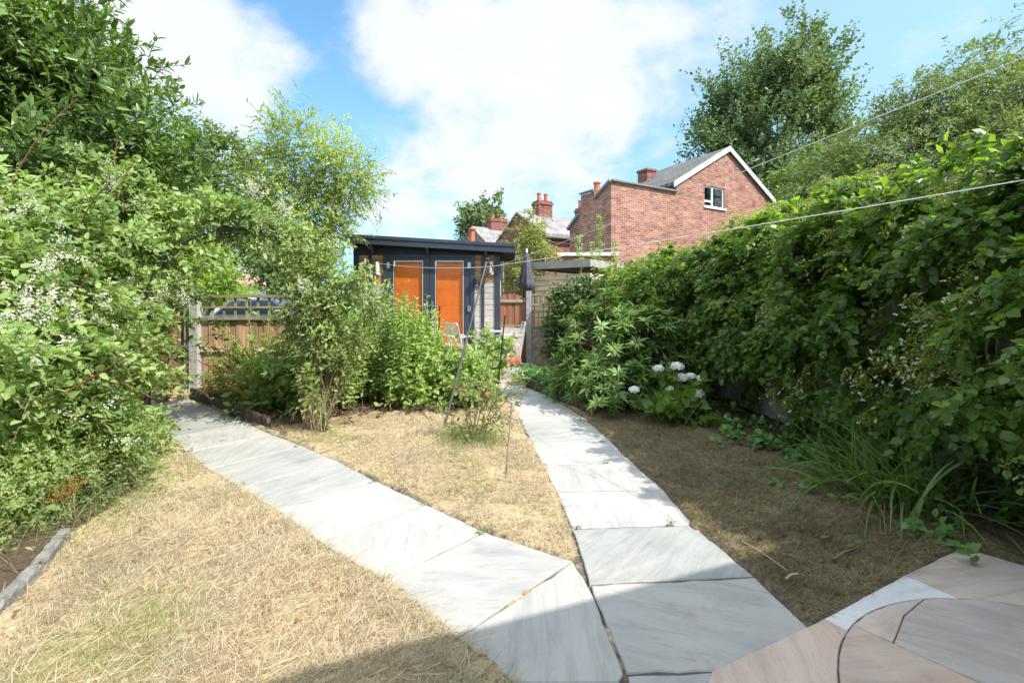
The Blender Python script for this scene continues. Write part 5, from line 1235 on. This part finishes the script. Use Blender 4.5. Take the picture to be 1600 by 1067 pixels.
tree('willow_tree', (14.2, 15.5, 0), 'wide grey green tree rising behind the hedge at the right edge', [bl(1510, 165, 15.5, 1.5, 1.5, 1.3, 630), bl(1580, 130, 15.5, 1.3, 1.4, 1.4, 570), bl(1440, 160, 15.5, .7, .9, .7, 240), bl(1430, 225, 15.5, 1.5, 1.4, 1.2, 630), bl(1340, 250, 15.5, 1.1, 1.2, .8, 450), bl(1540, 240, 15.5, 1.6, 1.5, 1.4, 600), bl(1640, 190, 15.5, 1.5, 1.5, 1.6, 450), bl(1300, 300, 15.5, 1.2, 1.2, 1.0, 450), bl(1450, 300, 15.5, 2.0, 1.4, 1.2, 450)],
     'willow_far_leaf', .15, .055, 82, 10, .7, 10, .22, .35, .25, .4, 'quad', .6, .5, .6, None, (.3, 1.06), 2)
tree('round_tree', (14.6, 22, 0), 'dense mid green tree between poplar and willow behind the hedge', [bl(1270, 285, 22, 1.1, 1.2, 1.6, 300), bl(1230, 320, 22, 1.2, 1.2, 1.4, 250)], 'oak_far_leaf', .18, .12, 83, 9, .6, 10, .2, .6, .2, .35)
tree('oak_tree', (-16.4, 25, 0), 'rounded dark green tree far behind the vine and arch', [bl(325, 245, 25, 1.5, 1.4, 1.3, 340), bl(300, 300, 25, 2.2, 1.6, 1.8, 420), bl(370, 290, 25, 1.4, 1.3, 1.5, 260), bl(250, 260, 25, 1.6, 1.4, 1.8, 260), bl(350, 345, 25, 2.0, 1.5, 1.4, 260)], 'oak_far_leaf', .2, .14, 84, 9, .7, 10, .2, .5, .22, .3)
tree('lime_tree', (-11.4, 17, 0), 'bright yellow green tree seen through the arch above the gate', [bl(312, 405, 17, .9, .9, .65, 330), bl(280, 425, 17, .75, .8, .7, 240), bl(342, 432, 17, .5, .6, .5, 170), bl(310, 455, 17, 1.3, .9, .7, 300)], 'lime_far_leaf', .11, .07, 85, 9, .35, 10, .2, .3, .14, .3)
tree('oak_tree', (-13.6, 26, 0), 'darker green tree right of the yellow green one under the arch', [bl(420, 400, 26, 1.3, 1.2, 1.0, 260), bl(455, 425, 26, 1.3, 1.2, 1.2, 260), bl(390, 395, 26, .9, 1.0, .7, 140), bl(480, 400, 26, 1.2, 1.2, 1.3, 220), bl(440, 455, 26, 1.2, 1.2, .9, 160)], 'oak_far_leaf', .19, .13, 86, 9, .6, 10, .2, .5, .18, .3)
tree('oak_tree', (-17, 33, 0), 'low green tree in front of the far pink roofed house', [bl(365, 455, 33, 1.6, 1.2, .8, 160), bl(330, 460, 33, 1.6, 1.2, .8, 120)], 'lime_far_leaf', .2, .14, 87, 9, .6, 10, .2, .5, .15, .3)
tree('poplar_tree', (-4.6, 70, 0), 'small far poplar tree above the summerhouse roof', [bl(752, 345, 70, 2.0, 2, 2.6, 260), bl(742, 365, 70, 1.6, 2, 2.8, 200), bl(770, 360, 70, 1.5, 2, 2.4, 180), bl(755, 385, 70, 3.0, 2, 2.6, 260)], 'poplar_leaf', .5, .36, 88, 9, 1.6, 9, .2, 1.4, .3, .3, 'quad', .1, .2, .4)
tree('robinia_tree', (.5, 13, 0), 'small yellowing feathery tree behind the folded parasol', [bl(832, 350, 13, .32, .3, .32, 90), bl(815, 372, 13, .40, .35, .30, 110), bl(843, 385, 13, .36, .3, .3, 110), bl(828, 405, 13, .55, .4, .35, 130), bl(852, 400, 13, .25, .3, .25, 60), bl(806, 430, 13, .5, .4, .4, 150), bl(800, 450, 13, .5, .4, .3, 100)], 'robinia_leaf', .06, .03, 89, 12, .3, 5, .22, .1, .03, .45, 'quad', .7, .6, .7, .004, (.2, 1.05))
sg = plant('sapling', (2.4, 12.6, 0), 'pair of thin leafy saplings in front of the brick house wall', 'sapling')
mb = MB(); lf = LF('leaf')
for (tx, ty, bx_, dn_) in ((937, 340, 2.45, 1), (903, 372, 1.95, .8), (962, 378, 2.75, .7), (925, 380, 2.3, .7)):
    p = curve((bx_, 12.7, 1.5), at(tx, ty, 12.7), 0, 14, .01, rng); limb(mb, p, .012, .004, 5)
    P = np.repeat(p[4:], int(13 * dn_), 0); P = P + rng.normal(0, .035, P.shape); twigs(rng, lf, P, nrmz(rng.normal(0, 1, P.shape)), 3, .10, .075, .035, .4)
limb(mb, curve((2.4, 12.7, 0), (2.4, 12.7, 1.55), 0, 3), .03, .02, 6); limb(mb, curve((1.95, 12.7, 1.5), (2.75, 12.7, 1.5), 0, 3), .015, .015, 6); mb.build('stems', 'stem_green', sg); lf.build('foliage', 'arch_leaf', sg)

# ================================================================== cut dry grass on the lawns
allp = [outline_r, outline_l, junction, patio_poly]
def straw(name, px_poly, n_, seed, label, dens_y, green=.0, lf_=.16, sl=1.0, smat='straw'):
    rng = np.random.default_rng(seed); poly = [G2(*q) for q in px_poly]
    lo = np.min(poly, 0); hi = np.max(poly, 0); M_ = int(n_ * 6); x = rng.uniform(lo[0], hi[0], M_); y = rng.uniform(lo[1], hi[1], M_)
    k = inpoly(x, y, poly) & (rng.random(M_) < np.clip((dens_y / y) ** 1.5, 0, 1)); x, y = x[k], y[k]
    d = np.minimum.reduce([pdist(x, y, q) for q in allp]); bdd = np.minimum.reduce([pdist(x, y, q) for q in beds])
    k = (d > rng.normal(.02, .03, len(x))) & (bdd > rng.normal(.0, .10, len(x))); x, y = x[k][:n_], y[k][:n_]; c = len(x)
    k = (fn(x, y, 4.5, seed + 21) + .6 * fn(x, y, 13, seed + 22) + rng.normal(0, .3, c)) < .85; x, y = x[k], y[k]; c = len(x)
    sw = fn(x, y, 1.3, seed + 5) * 1.6 + .6; a = sw + rng.normal(0, .9, c); tilt = np.abs(rng.normal(.14, .28, c)); long_ = rng.random(c) < lf_
    z0 = .018 + zb(y) + .012 * fn(x, y, 7, 1) + .008 * fn(x, y, 19, 2) + .005 * fn(x, y, 60, 5) + rng.uniform(0, .02, c)
    L = np.where(long_, rng.uniform(.10, .24, c), rng.uniform(.02, .075, c) * sl); tilt = np.where(long_, tilt * .5, tilt)
    K = c // 45; ti = rng.integers(0, c, K); ti = np.repeat(ti, 13); e_ = len(ti)                    # rooted tufts
    ta = rng.random(e_) * 6.28; tx_, ty_ = x[ti] + rng.normal(0, .012, e_), y[ti] + rng.normal(0, .012, e_)
    x, y, z0 = np.concatenate([x, tx_]), np.concatenate([y, ty_]), np.concatenate([z0, z0[ti] - .01])
    a = np.concatenate([a, ta]); tilt = np.concatenate([tilt, rng.uniform(.5, 2.5, e_)]); L = np.concatenate([L, rng.uniform(.03, .085, e_)])
    b0 = np.stack([x, y, z0], 1); d0 = np.stack([np.cos(a), np.sin(a), tilt], 1)
    gm = (fn(x, y, 2.6, seed + 8) + rng.normal(0, .35, len(x))) > 1.05 - green
    for nm, kk, mt in (('dry_grass', ~gm, smat), ('green_grass', gm, 'green_straw')):
        if kk.sum() < 5: continue
        o = ribbons(b0[kk], d0[kk], L[kk], rng.uniform(.0014, .0030, kk.sum()) * (1 + .10 * y[kk]), rng.uniform(.0, .35, kk.sum()), nm, mt, None, 2, rng)
        tag(o, label if nm == 'dry_grass' else label.replace('dry cut straw coloured grass', 'green grass regrowing'), 'grass', kind='stuff')
straw('l', [(-250, 1120), (-60, 960), (110, 850), (180, 795), (262, 718), (290, 712), (376, 762), (500, 847), (600, 906), (714, 996), (860, 1110)], 62000, 91, 'dry cut straw coloured grass on the left lawn', 2.6, .14, .07, .75)
straw('m', [(425, 668), (500, 655), (640, 642), (760, 622), (800, 632), (830, 692), (868, 768), (893, 826), (900, 880), (758, 830), (588, 751)], 60000, 92, 'dry cut straw coloured grass on the middle lawn', 4.2, .06, .03, .62)
straw('r', [(935, 645), (1000, 655), (1100, 690), (1250, 735), (1400, 805), (1560, 870), (1503, 862), (1260, 985), (1180, 901), (1085, 820), (988, 722)], 42000, 93, 'dry cut straw coloured grass on the shady right lawn', 3.2, .14, .05, .65, 'straw_dark')

# ================================================================== small debris
lf = LF('leaf'); rng = np.random.default_rng(77)
for (x0, x1, y0, y1, n_) in ((-2.6, -.6, 1.9, 4.5, 40), (.9, 2.8, 2.6, 6.0, 46), (-2.0, .1, 3.4, 5.6, 34)):
    p = np.stack([rng.uniform(x0, x1, n_), rng.uniform(y0, y1, n_)], 1); d = np.minimum.reduce([pdist(p[:, 0], p[:, 1], q) for q in allp]); p = p[d > .06]; c = len(p)
    lf.put(np.stack([p[:, 0], p[:, 1], .055 + zb(p[:, 1])], 1), np.stack([rng.normal(0, 1, c), rng.normal(0, 1, c), rng.normal(.1, .15, c)], 1), np.array([0, 0, 1.0]) + rng.normal(0, .3, (c, 3)), rng.uniform(.025, .06, c), rng.uniform(.015, .03, c))
tag(lf.build('fallen_leaves', 'dead_leaf', None), 'brown fallen leaves dotted over the straw lawns', 'leaf litter', kind='stuff')
lf = LF('leaf')
for (px, py) in ((1284, 856), (1140, 700), (345, 690), (1325, 870), (215, 842)):
    q = G(px, py); lf.put(np.array([[q.x, q.y, .06 + q.z]]), np.array([[.8, .4, .1]]), np.array([[0, .2, 1.0]]), .075, .045)
P = []
for s_ in slabs[:18]:
    a_, b_ = np.array(s_[3]), np.array(s_[2])
    for _ in range(rng.integers(0, 3)): t = rng.choice([rng.uniform(0, .12), rng.uniform(.88, 1), rng.random()]); q = a_ + (b_ - a_) * t; P.append([q[0], q[1], zb(q[1]) - .005])
P = np.array(P, float); lj = LF('quad'); twigs(rng, lj, np.repeat(P, 4, 0) + rng.normal(0, .012, (len(P) * 4, 3)) * np.array([1, .3, 0]), np.tile([[0, 0, 1.0]], (len(P) * 4, 1)), 6, .05, .018, .009, .5, .8)
tag(lj.build('joint_weeds', 'geranium_leaf', None), 'tiny green weeds rooted in the joints of the flag paths', 'weeds', kind='stuff')
tag(lf.build('green_leaves', 'geranium_leaf', None), 'few fallen green leaves lying on the lawns and path edge', 'leaf litter', kind='stuff')
for i, ((xa_, ya_), (xb_, yb_), lab) in enumerate((((1303, 888), (1338, 870), 'short brown stick lying on the shady right lawn near the patio'), ((1162, 860), (1228, 905), 'long thin pale straw stalk lying beside the right path'), ((1228, 920), (1246, 912), 'broken brown twig lying at the edge of the path flag'))):
    a, c_ = G(xa_, ya_), G(xb_, yb_); b = MB(); b.tube([a + Vector((0, 0, .055)), (a + c_) / 2 + Vector((0, .005, .062)), c_ + Vector((0, 0, .055))], .006 if i != 1 else .003, 6); tag(b.build('twig', 'stem_dry' if i else 'stem_brown', None), lab, 'twig')
